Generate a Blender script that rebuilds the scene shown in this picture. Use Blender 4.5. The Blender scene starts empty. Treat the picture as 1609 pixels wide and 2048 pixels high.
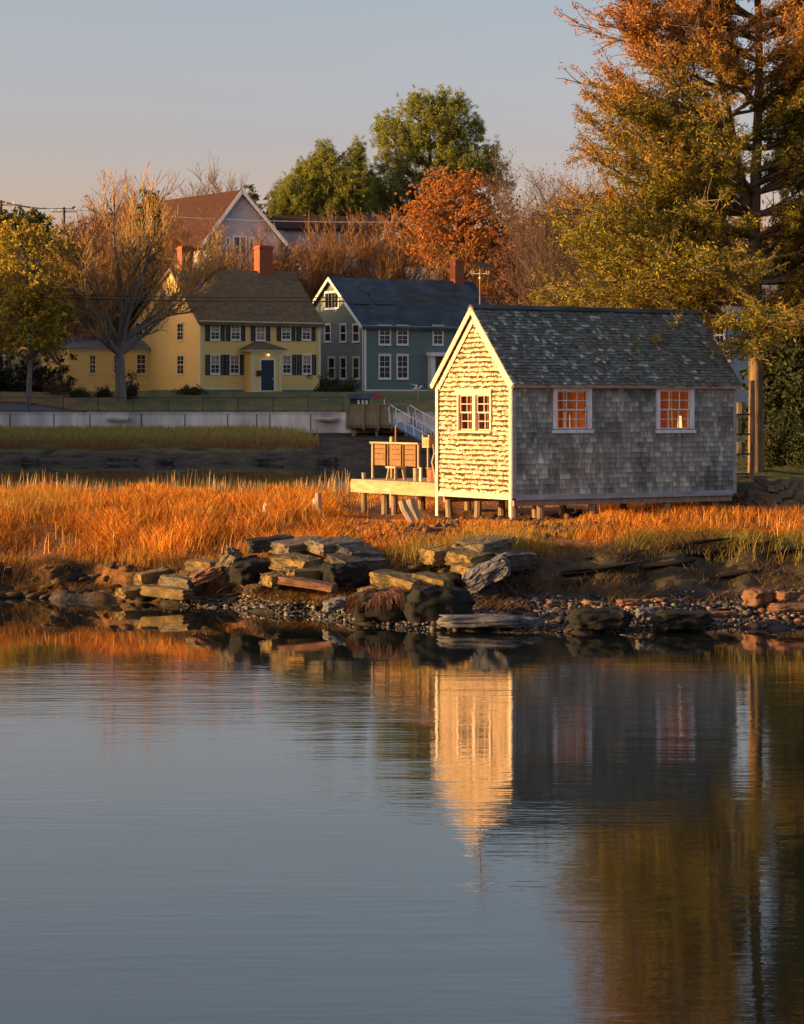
import bpy, math, random
import numpy as np
from mathutils import Vector, Matrix, Euler, noise as mnoise
R = math.radians
random.seed(7); rng = np.random.default_rng(7)
S = bpy.context.scene; COL = S.collection

# ------------------------------------------------------------------ camera, sky, sun
F = 5000.0; HZ = 810.0; CH = 3.45; CX = 804.5          # focal length and horizon in photo pixels, eye height
cam = bpy.data.cameras.new('camera'); co = bpy.data.objects.new('camera', cam); COL.objects.link(co)
cam.sensor_fit = 'HORIZONTAL'; cam.sensor_width = 36; cam.lens = F/1609*36
cam.shift_y = -(1024-HZ)/1609; cam.clip_start = .5; cam.clip_end = 9000
co.location = (0, 0, CH); co.rotation_euler = (R(90), 0, 0); S.camera = co
SUN_T, SUN_E = R(13), R(9.5)
sv = Vector((-math.cos(SUN_T)*math.cos(SUN_E), -math.sin(SUN_T)*math.cos(SUN_E), math.sin(SUN_E)))
W = bpy.data.worlds.new('World'); S.world = W; W.use_nodes = True
nt = W.node_tree; nt.nodes.clear()
sk = nt.nodes.new('ShaderNodeTexSky'); sk.sky_type = 'NISHITA'; sk.sun_disc = False
sk.sun_elevation = SUN_E; sk.sun_rotation = math.atan2(sv.x, sv.y); sk.altitude = 0
sk.air_density = 1.0; sk.dust_density = 3.6; sk.ozone_density = 2.2
bg = nt.nodes.new('ShaderNodeBackground'); bg.inputs[1].default_value = .142
wo = nt.nodes.new('ShaderNodeOutputWorld'); tm = nt.nodes.new('ShaderNodeMix'); tm.data_type = 'RGBA'; tm.blend_type = 'MULTIPLY'; tm.inputs[0].default_value = 1; tm.inputs[7].default_value = (1.25, .97, 1.01, 1)
nt.links.new(sk.outputs[0], tm.inputs[6]); 
wt_ = nt.nodes.new('ShaderNodeTexCoord'); sp_ = nt.nodes.new('ShaderNodeSeparateXYZ'); nt.links.new(wt_.outputs['Generated'], sp_.inputs[0])
wr = nt.nodes.new('ShaderNodeValToRGB'); wr.color_ramp.elements[0].position = .06; wr.color_ramp.elements[0].color = (.84,.68,.62,1)
wr.color_ramp.elements[1].position = .17; wr.color_ramp.elements[1].color = (.53,.53,.47,1); e_ = wr.color_ramp.elements.new(.105); e_.color = (.61,.56,.55,1)
nt.links.new(sp_.outputs['Z'], wr.inputs[0]); t2 = nt.nodes.new('ShaderNodeMix'); t2.data_type = 'RGBA'; t2.blend_type = 'MULTIPLY'; t2.inputs[0].default_value = 1
nt.links.new(tm.outputs[2], t2.inputs[6]); nt.links.new(wr.outputs[0], t2.inputs[7]); t3 = nt.nodes.new('ShaderNodeMix'); t3.data_type='RGBA'; t3.blend_type='MULTIPLY'; t3.inputs[0].default_value = 1; t3.inputs[7].default_value = (2,2,2,1)
nt.links.new(t2.outputs[2], t3.inputs[6]); nt.links.new(t3.outputs[2], bg.inputs[0]); nt.links.new(bg.outputs[0], wo.inputs[0])
sl = bpy.data.lights.new('sun', 'SUN'); sl.energy = 5; sl.angle = R(.5); sl.color = (1, .59, .18)
so = bpy.data.objects.new('sun', sl); COL.objects.link(so); so.rotation_euler = sv.to_track_quat('Z', 'Y').to_euler()
S.view_settings.view_transform = 'Standard'; S.view_settings.look = 'None'; S.view_settings.gamma = 1
S.view_settings.exposure = 0.95
S.cycles.max_bounces = 6; S.cycles.transparent_max_bounces = 8

# ------------------------------------------------------------------ helpers
def P(px, py, Y): return Vector(((px-CX)/F*Y, Y, CH-(py-HZ)/F*Y))
def XP(px, Y): return (px-CX)/F*Y
def ZP(py, Y): return CH-(py-HZ)/F*Y

def mat(name, col, rough=.85, noise=.25, scale=6, stretch=(1,1,1), bump=0, bscale=None, attr=False, metallic=0, spec=.3, col2=None, transl=0, emit=None):
    m = bpy.data.materials.new(name); m.use_nodes = True; t = m.node_tree; b = t.nodes['Principled BSDF']
    b.inputs['Roughness'].default_value = rough; b.inputs['Metallic'].default_value = metallic
    b.inputs['Specular IOR Level'].default_value = spec
    N, Lk = t.nodes.new, t.links.new
    tc = N('ShaderNodeTexCoord'); mp = N('ShaderNodeMapping'); mp.inputs['Scale'].default_value = stretch
    Lk(tc.outputs['Object'], mp.inputs[0])
    nz = N('ShaderNodeTexNoise'); nz.inputs['Scale'].default_value = scale; nz.inputs['Detail'].default_value = 5; Lk(mp.outputs[0], nz.inputs['Vector'])
    if attr:
        src = N('ShaderNodeAttribute'); src.attribute_name = 'Col'; base = src.outputs['Color']
    else:
        src = N('ShaderNodeRGB'); src.outputs[0].default_value = (*col, 1); base = src.outputs[0]
    if col2:
        mx = N('ShaderNodeMix'); mx.data_type = 'RGBA'; rp = N('ShaderNodeValToRGB')
        rp.color_ramp.elements[0].position = .42; rp.color_ramp.elements[1].position = .62
        n2 = N('ShaderNodeTexNoise'); n2.inputs['Scale'].default_value = scale*.45; n2.inputs['Detail'].default_value = 6
        Lk(mp.outputs[0], n2.inputs['Vector']); Lk(n2.outputs[0], rp.inputs[0]); Lk(rp.outputs[0], mx.inputs[0])
        Lk(base, mx.inputs[6]); mx.inputs[7].default_value = (*col2, 1); base = mx.outputs[2]
    hs = N('ShaderNodeHueSaturation'); mr = N('ShaderNodeMapRange')
    mr.inputs[1].default_value = .25; mr.inputs[2].default_value = .75; mr.inputs[3].default_value = 1-noise; mr.inputs[4].default_value = 1+noise
    Lk(nz.outputs[0], mr.inputs[0]); Lk(mr.outputs[0], hs.inputs['Value']); Lk(base, hs.inputs['Color'])
    Lk(hs.outputs[0], b.inputs['Base Color'])
    if bump:
        bz = N('ShaderNodeTexNoise'); bz.inputs['Scale'].default_value = bscale or scale*2; bz.inputs['Detail'].default_value = 6; Lk(mp.outputs[0], bz.inputs['Vector'])
        bn = N('ShaderNodeBump'); bn.inputs['Strength'].default_value = .8; bn.inputs['Distance'].default_value = bump
        Lk(bz.outputs[0], bn.inputs['Height']); Lk(bn.outputs[0], b.inputs['Normal'])
    if emit:
        b.inputs['Emission Color'].default_value = (*emit[0], 1); b.inputs['Emission Strength'].default_value = emit[1]
    if transl:
        o = t.nodes['Material Output']; tr = N('ShaderNodeBsdfTranslucent'); ms = N('ShaderNodeMixShader'); ms.inputs[0].default_value = transl
        Lk(hs.outputs[0], tr.inputs[0]); Lk(b.outputs[0], ms.inputs[1]); Lk(tr.outputs[0], ms.inputs[2]); Lk(ms.outputs[0], o.inputs[0])
    return m

def glass_mat(name, tint=(1,1,1), refl=.18):
    m = bpy.data.materials.new(name); m.use_nodes = True; t = m.node_tree; t.nodes.clear()
    N = t.nodes.new; o = N('ShaderNodeOutputMaterial'); g = N('ShaderNodeBsdfGlossy'); g.inputs['Roughness'].default_value = .02
    tr = N('ShaderNodeBsdfTransparent'); tr.inputs[0].default_value = (*tint, 1); ms = N('ShaderNodeMixShader')
    nz = N('ShaderNodeTexNoise'); nz.inputs['Scale'].default_value = 3; mr = N('ShaderNodeMapRange'); mr.inputs[3].default_value = refl*.6; mr.inputs[4].default_value = refl*1.4
    t.links.new(nz.outputs[0], mr.inputs[0]); t.links.new(mr.outputs[0], ms.inputs[0])
    t.links.new(tr.outputs[0], ms.inputs[1]); t.links.new(g.outputs[0], ms.inputs[2]); t.links.new(ms.outputs[0], o.inputs[0]); return m

M = {}
M['shingle'] = mat('weathered_shingle', (0,0,0), .9, .3, 9, (1,1,.25), .004, 40, attr=True)
M['trimwood'] = mat('weathered_trim', (.62,.50,.38), .8, .25, 8, (1,1,.3), .003, 40)
M['greytrim'] = mat('grey_trim', (.30,.32,.34), .8, .3, 8, (.3,.3,1), .003, 40)
M['blue_trim'] = mat('pale_window_trim', (.62,.68,.74), .7, .22, 10, (1,1,.4), .002, 40)
M['inner'] = mat('inner_boards', (.42,.20,.08), .7, .3, 6, (1,1,.2))
M['inner_pale'] = mat('inner_pale_wood', (.75,.62,.40), .6, .15, 8, (1,1,.2))
M['curtain'] = mat('red_white_curtain', (.5,.05,.03), .9, .2, 8)
M['oldwood'] = mat('old_wood', (.30,.24,.18), .9, .35, 8, (1,1,.2), .006, 30)
M['pilewood'] = mat('pile_wood', (.24,.17,.11), .9, .45, 6, (1,1,.3), .012, 18)
M['deckwood'] = mat('deck_wood', (.40,.31,.19), .85, .3, 6, (.4,.4,2), .005, 30, col2=(.36,.26,.14))
M['glass'] = glass_mat('window_glass', refl=.06)
M['darkglass'] = mat('dark_glass', (.025,.03,.035), .06, .5, 2, spec=.6)
M['tanblind'] = mat('tan_blind', (.42,.27,.12), .6, .4, 5)
M['yellow'] = mat('yellow_clapboard', (.86,.60,.20), .75, .07, 1.2, (1,1,8), .01, 5)
M['yellowtrim'] = mat('pale_yellow_trim', (.75,.66,.40), .7, .08, 3)
M['white'] = mat('white_paint', (.82,.80,.74), .6, .08, 3)
M['shutter'] = mat('dark_shutter', (.02,.035,.045), .5, .15, 4, (1,1,14), .004, 6)
M['yroof'] = mat('brown_shingle_roof', (.19,.115,.055), .95, .35, 2.5, (1,1,4), .02, 6, col2=(.13,.10,.055))
M['groof'] = mat('dark_slate_roof', (.035,.05,.058), .6, .5, 1.2, (1,1,2), .01, 6, col2=(.05,.075,.09))
M['green'] = mat('green_clapboard', (.15,.20,.18), .7, .07, 1.2, (1,1,8), .01, 5)
M['bluegrey'] = mat('bluegrey_clapboard', (.21,.25,.28), .7, .08, 1.2, (1,1,8), .01, 5)
M['blue'] = mat('blue_clapboard', (.10,.18,.27), .7, .07, 1.2, (1,1,8), .01, 5)
M['brick'] = mat('red_brick', (.30,.09,.045), .9, .3, 5, bump=.01)
M['brickdark'] = mat('old_brick', (.15,.06,.045), .9, .4, 5, (1,1,3), bump=.01)
M['fieldstone'] = mat('foundation_stone', (.14,.19,.19), .9, .5, 1.6, bump=.05)
M['concrete'] = mat('concrete', (.66,.65,.62), .9, .38, 1.3, (1,1,.22), .01, 12, col2=(.50,.49,.47))
M['metal_dark'] = mat('dark_metal', (.02,.025,.025), .5, .2, 6)
M['alu'] = mat('pale_aluminium', (.55,.58,.60), .45, .12, 6, metallic=.3)
M['aludeck'] = mat('blue_grey_deck', (.15,.22,.29), .6, .2, 6)
M['rusty'] = mat('rusty_metal', (.30,.13,.06), .8, .4, 8)
M['brownwood'] = mat('brown_planks', (.20,.11,.05), .85, .3, 8, (1,3,.6))
M['pierwood'] = mat('pier_wood', (.25,.20,.11), .9, .25, 4, (4,1,.4), .01, 20)
M['granite'] = mat('granite', (.15,.12,.08), .9, .4, 5, bump=.02, bscale=14, col2=(.13,.11,.07))
M['granite_dark'] = mat('dark_granite', (.045,.045,.04), .85, .4, 4, bump=.02, bscale=12, col2=(.07,.06,.045))
M['granite_yellow'] = mat('lichened_granite', (.24,.155,.05), .9, .4, 7, bump=.02, bscale=14, col2=(.10,.08,.04))  # yellow of the low sun put into the stone colour
M['redstone'] = mat('reddish_stone', (.15,.075,.045), .9, .4, 6, bump=.015)
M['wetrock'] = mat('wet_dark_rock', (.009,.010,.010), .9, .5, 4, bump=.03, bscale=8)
M['palerock'] = mat('pale_rock', (.11,.11,.12), .7, .35, 6, bump=.02, col2=(.09,.09,.10))
M['weed'] = mat('rockweed', (0,0,0), .75, .3, 8, attr=True)
M['bark'] = mat('bark', (.18,.12,.075), .95, .6, 4, (3,3,.5), .02, 12)
M['barkdark'] = mat('dark_bark', (.09,.065,.05), .95, .4, 4, (3,3,.5), .02, 12)
M['barkgrey'] = mat('grey_bark', (.17,.15,.14), .95, .3, 2, (3,3,.5), .02, 8)
M['leaf'] = mat('foliage', (0,0,0), .75, .12, 2, attr=True, transl=.22)
M['twig'] = mat('twigs', (0,0,0), .9, .15, 2, attr=True)
M['grass'] = mat('dry_grass', (0,0,0), .8, .12, 2, attr=True, transl=.3)
M['ground'] = mat('ground', (0,0,0), .95, .6, 4.5, bump=.07, bscale=8, attr=True)
M['asphalt'] = mat('asphalt', (.09,.09,.095), .9, .15, 3)
M['lamp'] = mat('lamp_glow', (1,.9,.7), .5, .02, 3, emit=((1,.58,.18), .95))
M['whitefeather'] = mat('white_feathers', (.6,.62,.63), .8, .1, 8)
M['maroon'] = mat('maroon_canvas', (.16,.035,.03), .8, .2, 4)
M['farlilac'] = mat('far_pale_wall', (.48,.44,.46), .85, .25, 1.5, (1,1,6))
M['farroof'] = mat('far_brown_roof', (.042,.016,.011), .95, .25, 1.2, (1,1,4))
M['farroofgrey'] = mat('far_grey_roof', (.25,.23,.23), .9, .5, 1.5)

class MB:
    def __init__(s): s.v = []; s.f = []; s.c = []
    def quad(s, a, b, c, d, col=None): s.poly([a,b,c,d], col)
    def poly(s, pts, col=None):
        n = len(s.v); s.v += [tuple(p) for p in pts]; s.f.append(tuple(range(n, n+len(pts))))
        if col is not None: s.c += [(*col,1)]*len(pts)
    def box(s, x0,x1,y0,y1,z0,z1): return s.obox(Vector((0,0,0)), Vector((1,0,0)), Vector((0,1,0)), Vector((0,0,1)), x0,x1,y0,y1,z0,z1)
    def obox(s, O, A, B, C, a0,a1,b0,b1,c0,c1):
        n = len(s.v)
        for c in (c0,c1):
            for a,b in ((a0,b0),(a1,b0),(a1,b1),(a0,b1)): s.v.append(tuple(O+A*a+B*b+C*c))
        s.f += [(n,n+3,n+2,n+1),(n+4,n+5,n+6,n+7),(n,n+1,n+5,n+4),(n+1,n+2,n+6,n+5),(n+2,n+3,n+7,n+6),(n+3,n,n+4,n+7)]
    def bar(s, p0, p1, w, h=None):
        p0 = Vector(p0); p1 = Vector(p1); d = p1-p0; L = d.length; d.normalize(); h = h or w
        up = Vector((0,0,1)) if abs(d.z) < .9 else Vector((0,1,0)); a = d.cross(up).normalized(); b = a.cross(d)
        s.obox(p0, a, b, d, -w/2, w/2, -h/2, h/2, 0, L)
    def tube(s, pts, rad, n=8, cap=True):
        pts = [Vector(p) for p in pts]; k = len(s.v)
        for i, p in enumerate(pts):
            d = (pts[min(i+1,len(pts)-1)]-pts[max(i-1,0)]).normalized()
            up = Vector((0,1,0)) if abs(d.y) < .9 else Vector((1,0,0)); a = d.cross(up).normalized(); b = d.cross(a)
            r = rad[i] if hasattr(rad,'__len__') else rad
            for j in range(n): t = 2*math.pi*j/n; s.v.append(tuple(p+(a*math.cos(t)+b*math.sin(t))*r))
        for i in range(len(pts)-1):
            for j in range(n): a0 = k+i*n+j; b0 = k+i*n+(j+1)%n; s.f.append((a0,b0,b0+n,a0+n))
        if cap: s.f.append(tuple(range(k+n-1,k-1,-1))); s.f.append(tuple(range(k+(len(pts)-1)*n, k+len(pts)*n)))
    def prism(s, prof, x0, x1):                      # profile in (y,z), extruded along x
        n = len(prof); k = len(s.v)
        s.v += [(x0,y,z) for y,z in prof]+[(x1,y,z) for y,z in prof]
        s.f.append(tuple(range(k,k+n))); s.f.append(tuple(range(k+2*n-1,k+n-1,-1)))
        for i in range(n): j = (i+1)%n; s.f.append((k+i,k+n+i,k+n+j,k+j))
    def build(s, name, m, parent=None, smooth=False, fix=True):
        me = bpy.data.meshes.new(name); me.from_pydata(s.v, [], s.f)
        if s.c:
            ca = me.color_attributes.new('Col','FLOAT_COLOR','POINT'); ca.data.foreach_set('color', np.array(s.c,'f').ravel())
        if fix and len(s.f) < 60000:
            import bmesh
            bm = bmesh.new(); bm.from_mesh(me); bmesh.ops.recalc_face_normals(bm, faces=bm.faces); bm.to_mesh(me); bm.free()
        return link(name, me, m, parent, smooth)

def link(name, me, m, parent=None, smooth=False):
    if m: me.materials.append(M[m] if isinstance(m, str) else m)
    if smooth: me.polygons.foreach_set('use_smooth', [True]*len(me.polygons))
    o = bpy.data.objects.new(name, me); COL.objects.link(o); o.parent = parent; return o
def npmesh(name, V, Fa, C, m, parent=None, smooth=False):
    """V (n,3), Fa (k,3|4) arrays"""
    me = bpy.data.meshes.new(name); V = np.asarray(V,'f'); Fa = np.asarray(Fa,'i'); k, w = Fa.shape
    me.vertices.add(len(V)); me.vertices.foreach_set('co', V.ravel()); me.loops.add(k*w); me.loops.foreach_set('vertex_index', Fa.ravel())
    me.polygons.add(k); me.polygons.foreach_set('loop_start', np.arange(0,k*w,w,dtype='i')); me.polygons.foreach_set('loop_total', np.full(k,w,'i'))
    me.update(calc_edges=True)
    if C is not None:
        C = np.clip(np.asarray(C,'f'),0,1); C4 = np.ones((len(V),4),'f'); C4[:,:3] = C
        ca = me.color_attributes.new('Col','FLOAT_COLOR','POINT'); ca.data.foreach_set('color', C4.ravel())
    return link(name, me, m, parent, smooth)
def tag(o, label=None, cat=None, group=None, kind=None):
    if label: o['label'] = label
    if cat: o['category'] = cat
    if group: o['group'] = group
    if kind: o['kind'] = kind
    return o
def empty(name, loc, rz, label, cat, group=None):
    o = bpy.data.objects.new(name, None); COL.objects.link(o); o.location = loc; o.rotation_euler = (0,0,rz); o.empty_display_size = .3
    return tag(o, label, cat, group)
def copy_tree(o, parent=None):
    c = o.copy(); COL.objects.link(c); c.parent = parent
    for ch in list(o.children): copy_tree(ch, c)
    return c
def nz(x, y, z=0, s=1.0): return mnoise.noise(Vector((x*s, y*s, z*s)))
def sstep(a, b, x): t = np.clip((x-a)/(b-a), 0, 1); return t*t*(3-2*t)

# ------------------------------------------------------------------ the ground
_px = [-3000,0,200,370,500,700,830,1030,1150,1300,1609,4000]
_sh = [45,44.6,44.2,42.9,41.9,39.7,38.3,38.5,37.9,38.2,38.8,39]
_px1 = [-3000,0,200,400,560,700,900,1050,1200,1400,1609,4000]
_y1 = [46,45.5,45.2,44.3,43.2,42.3,42.4,43,43.4,44,44,44]
_z1 = [.5,.52,.55,.6,.68,.73,.8,.87,.95,1.04,1.03,1.03]
def gz(X, Y):
    X = np.asarray(X,float); Y = np.asarray(Y,float); px = CX+F*X/np.maximum(Y,1)
    ysh = np.interp(px,_px,_sh)+.25*np.sin(px*.031)+.15*np.sin(px*.083+1); y1 = np.interp(px,_px1,_y1)+.2*np.sin(px*.045); z1 = np.interp(px,_px1,_z1)
    t = (Y-ysh)/(y1-ysh)
    near = np.where(t<0, np.maximum(-1,(Y-ysh)*.3), z1*(.38*np.clip(t,0,1)+.62*sstep(.55,1,t)))
    near = np.where(Y>y1, z1+(1.08-z1)*sstep(0,5,Y-y1), near)
    edge = 69+1.2*np.sin(px*.011)
    ch = near*(1-sstep(0,4,Y-edge))-.9*sstep(0,4,Y-edge)
    far = np.interp(Y,[0,75,143,148,153,156,163,165.1,165.3,184,200,260,400,4000],[-.9,-.9,-.9,0,.42,.85,1.5,1.62,2.72,4.42,4.6,10,15,15])
    main = np.where(Y>110, far, ch)
    land = np.interp(Y,[0,53,55.5,58,70,184,200,260,400,4000],[1.08,1.08,1.75,1.9,2.4,4.5,4.7,10,15,15])
    m = sstep(1360,1470,px)*sstep(49,53,Y)
    return main*(1-m)+land*m
pxs = np.concatenate([np.linspace(-14000,-800,14),np.linspace(-700,2300,420),np.linspace(2400,15000,14)])
Ys = np.concatenate([np.arange(30,48,.1),np.arange(48,76,.4),np.arange(76,144,6),np.arange(144,164.8,.5),[165.08,165.3],np.arange(166,262,2.5),np.geomspace(270,4000,24)])
U, YY = np.meshgrid(pxs, Ys); XX = (U-CX)/F*YY; ZZ = gz(XX,YY)
V = np.stack([XX,YY,ZZ],-1).reshape(-1,3); nzv = np.empty(len(V)); nz2 = np.empty(len(V))
for i,(x,y,z) in enumerate(V): nzv[i] = mnoise.noise((x*.9,y*.9,0)); nz2[i] = mnoise.noise((x*.35+9,y*2.2,3))
V[:,2] += np.where((V[:,1]>147)&(V[:,1]<160),.22*np.array([mnoise.noise((x*.35,y*.6,2)) for x,y,z in V]),0)
V[:,2] += nzv*np.where(V[:,1]<50,.10,np.where(V[:,1]<160,.12,.05))*np.where(V[:,2]>-.05,1,.3) + nz2*np.where((V[:,1]<45)&(V[:,2]>0),.12,.03)
bank = (V[:,1]<46)&(V[:,2]>.12)&(V[:,2]<1.15)
lz = V[:,2]/.16+nzv*1.6; V[:,2] += np.where(bank, ((np.floor(lz)+sstep(.55,.95,lz-np.floor(lz)))-lz)*.11, 0)
C = np.zeros((len(V),3)); y = V[:,1]; z = V[:,2]; pxv = CX+F*V[:,0]/y
mud = np.array([.026,.023,.022]); marsh = np.array([.20,.085,.025]); moss = np.array([.055,.040,.018]); far_m = np.array([.13,.12,.035]); rust = np.array([.13,.06,.022])
lawn = np.array([.075,.10,.032]); leafy = np.array([.22,.14,.05])
C[:] = mud*(1+1.2*nz2[:,None]); mf=((y>147)&(y<163))[:,None]; C=np.where(mf,np.array([.05,.038,.022])*(1+1.4*nzv[:,None]),C)
y1v = np.interp(pxv,_px1,_y1); w = (sstep(-.7,.3,y-y1v+nzv*1.2)*(y<75))[:,None]; C = C*(1-w)+marsh*w
w = (sstep(-2.6,-1.4,y-y1v+nzv*2)*(1-sstep(-.3,.8,y-y1v))*(y<75)*sstep(1000,1200,pxv))[:,None]; C = C*(1-w)+moss*w
w = (sstep(-1.4,-.5,y-y1v+nzv*2)*(1-sstep(-.2,.5,y-y1v))*(y<75)*(1-sstep(1000,1150,pxv)))[:,None]*.7; C = C*(1-w)+rust*w
w = (sstep(152.5,156.5,y+nzv*2)*(y<165.2)*(1-sstep(540,640,pxv+6*(y-160)+nzv*40)))[:,None]; C = C*(1-w)+far_m*w
w = (y>165.2)[:,None]*1.; lw = np.clip(.35-nzv[:,None]+sstep(300,0,pxv)[:,None]*.5,0,1); C = C*(1-w)+(lawn*(1-lw)+leafy*lw)*w
w = (sstep(1380,1470,pxv)*(y>53.5)*(y<165))[:,None]; C = C*(1-w)+(np.array([.05,.06,.015]))*w
nr, ncg = U.shape; idx = np.arange(nr*ncg).reshape(nr,ncg)
Fa = np.stack([idx[:-1,:-1],idx[:-1,1:],idx[1:,1:],idx[1:,:-1]],-1).reshape(-1,4)
tag(npmesh('ground', V, Fa, C, 'ground', smooth=True), kind='structure')
def G(X, Y): return float(gz(X, Y))

# water
wm = bpy.data.materials.new('water'); wm.use_nodes = True; t = wm.node_tree; b = t.nodes['Principled BSDF']
b.inputs['Base Color'].default_value = (.007,.012,.011,1); b.inputs['Roughness'].default_value = .015; b.inputs['IOR'].default_value = 1.8
tc = t.nodes.new('ShaderNodeTexCoord')
def wnoise(scale, stretch, dist, det=2, dim=None):
    mp = t.nodes.new('ShaderNodeMapping'); mp.inputs['Scale'].default_value = stretch; t.links.new(tc.outputs['Object'], mp.inputs[0])
    n = t.nodes.new('ShaderNodeTexNoise'); n.inputs['Scale'].default_value = scale; n.inputs['Detail'].default_value = det; t.links.new(mp.outputs[0], n.inputs['Vector']); return n
n1 = wnoise(1,(2.0,8.0,1),0,4); n2 = wnoise(1,(.25,1.3,1),0,2); nm = wnoise(1,(.10,.22,1),0,3)
# ripples are patchy: the sheltered strip under the bank lies calm
sx = t.nodes.new('ShaderNodeSeparateXYZ'); t.links.new(tc.outputs['Object'], sx.inputs[0])
yn = t.nodes.new('ShaderNodeMapRange'); yn.inputs[1].default_value = 8; yn.inputs[2].default_value = 38; t.links.new(sx.outputs['Y'], yn.inputs[0])
cal = t.nodes.new('ShaderNodeValToRGB'); cal.color_ramp.elements[0].position = 0; cal.color_ramp.elements[0].color = (.95,.95,.95,1); cal.color_ramp.elements[1].position = 1; cal.color_ramp.elements[1].color = (.08,.08,.08,1)
for p_, v_ in ((.34,.80),(.50,.85),(.60,1.25),(.74,1.10),(.86,.30)): e2 = cal.color_ramp.elements.new(p_); e2.color = (v_,v_,v_,1)
t.links.new(yn.outputs[0], cal.inputs[0])
pr = t.nodes.new('ShaderNodeMapRange'); pr.inputs[1].default_value = .38; pr.inputs[2].default_value = .62; pr.inputs[3].default_value = .45; pr.inputs[4].default_value = 1.2; t.links.new(nm.outputs[0], pr.inputs[0])
mu = t.nodes.new('ShaderNodeMath'); mu.operation = 'MULTIPLY'; t.links.new(cal.outputs[0], mu.inputs[0]); t.links.new(pr.outputs[0], mu.inputs[1])
ad = t.nodes.new('ShaderNodeMath'); ad.operation = 'MULTIPLY_ADD'; ad.inputs[1].default_value = 2.2; t.links.new(n2.outputs[0], ad.inputs[0]); t.links.new(n1.outputs[0], ad.inputs[2])
hh = t.nodes.new('ShaderNodeMath'); hh.operation = 'MULTIPLY'; t.links.new(ad.outputs[0], hh.inputs[0]); t.links.new(mu.outputs[0], hh.inputs[1])
bp = t.nodes.new('ShaderNodeBump'); bp.inputs['Strength'].default_value = 1; bp.inputs['Distance'].default_value = .0025
t.links.new(hh.outputs[0], bp.inputs['Height']); t.links.new(bp.outputs[0], b.inputs['Normal'])
mb = MB(); mb.quad((-500,-60,0),(500,-60,0),(500,160,0),(-500,160,0)); tag(mb.build('water', wm), kind='structure')

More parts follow.
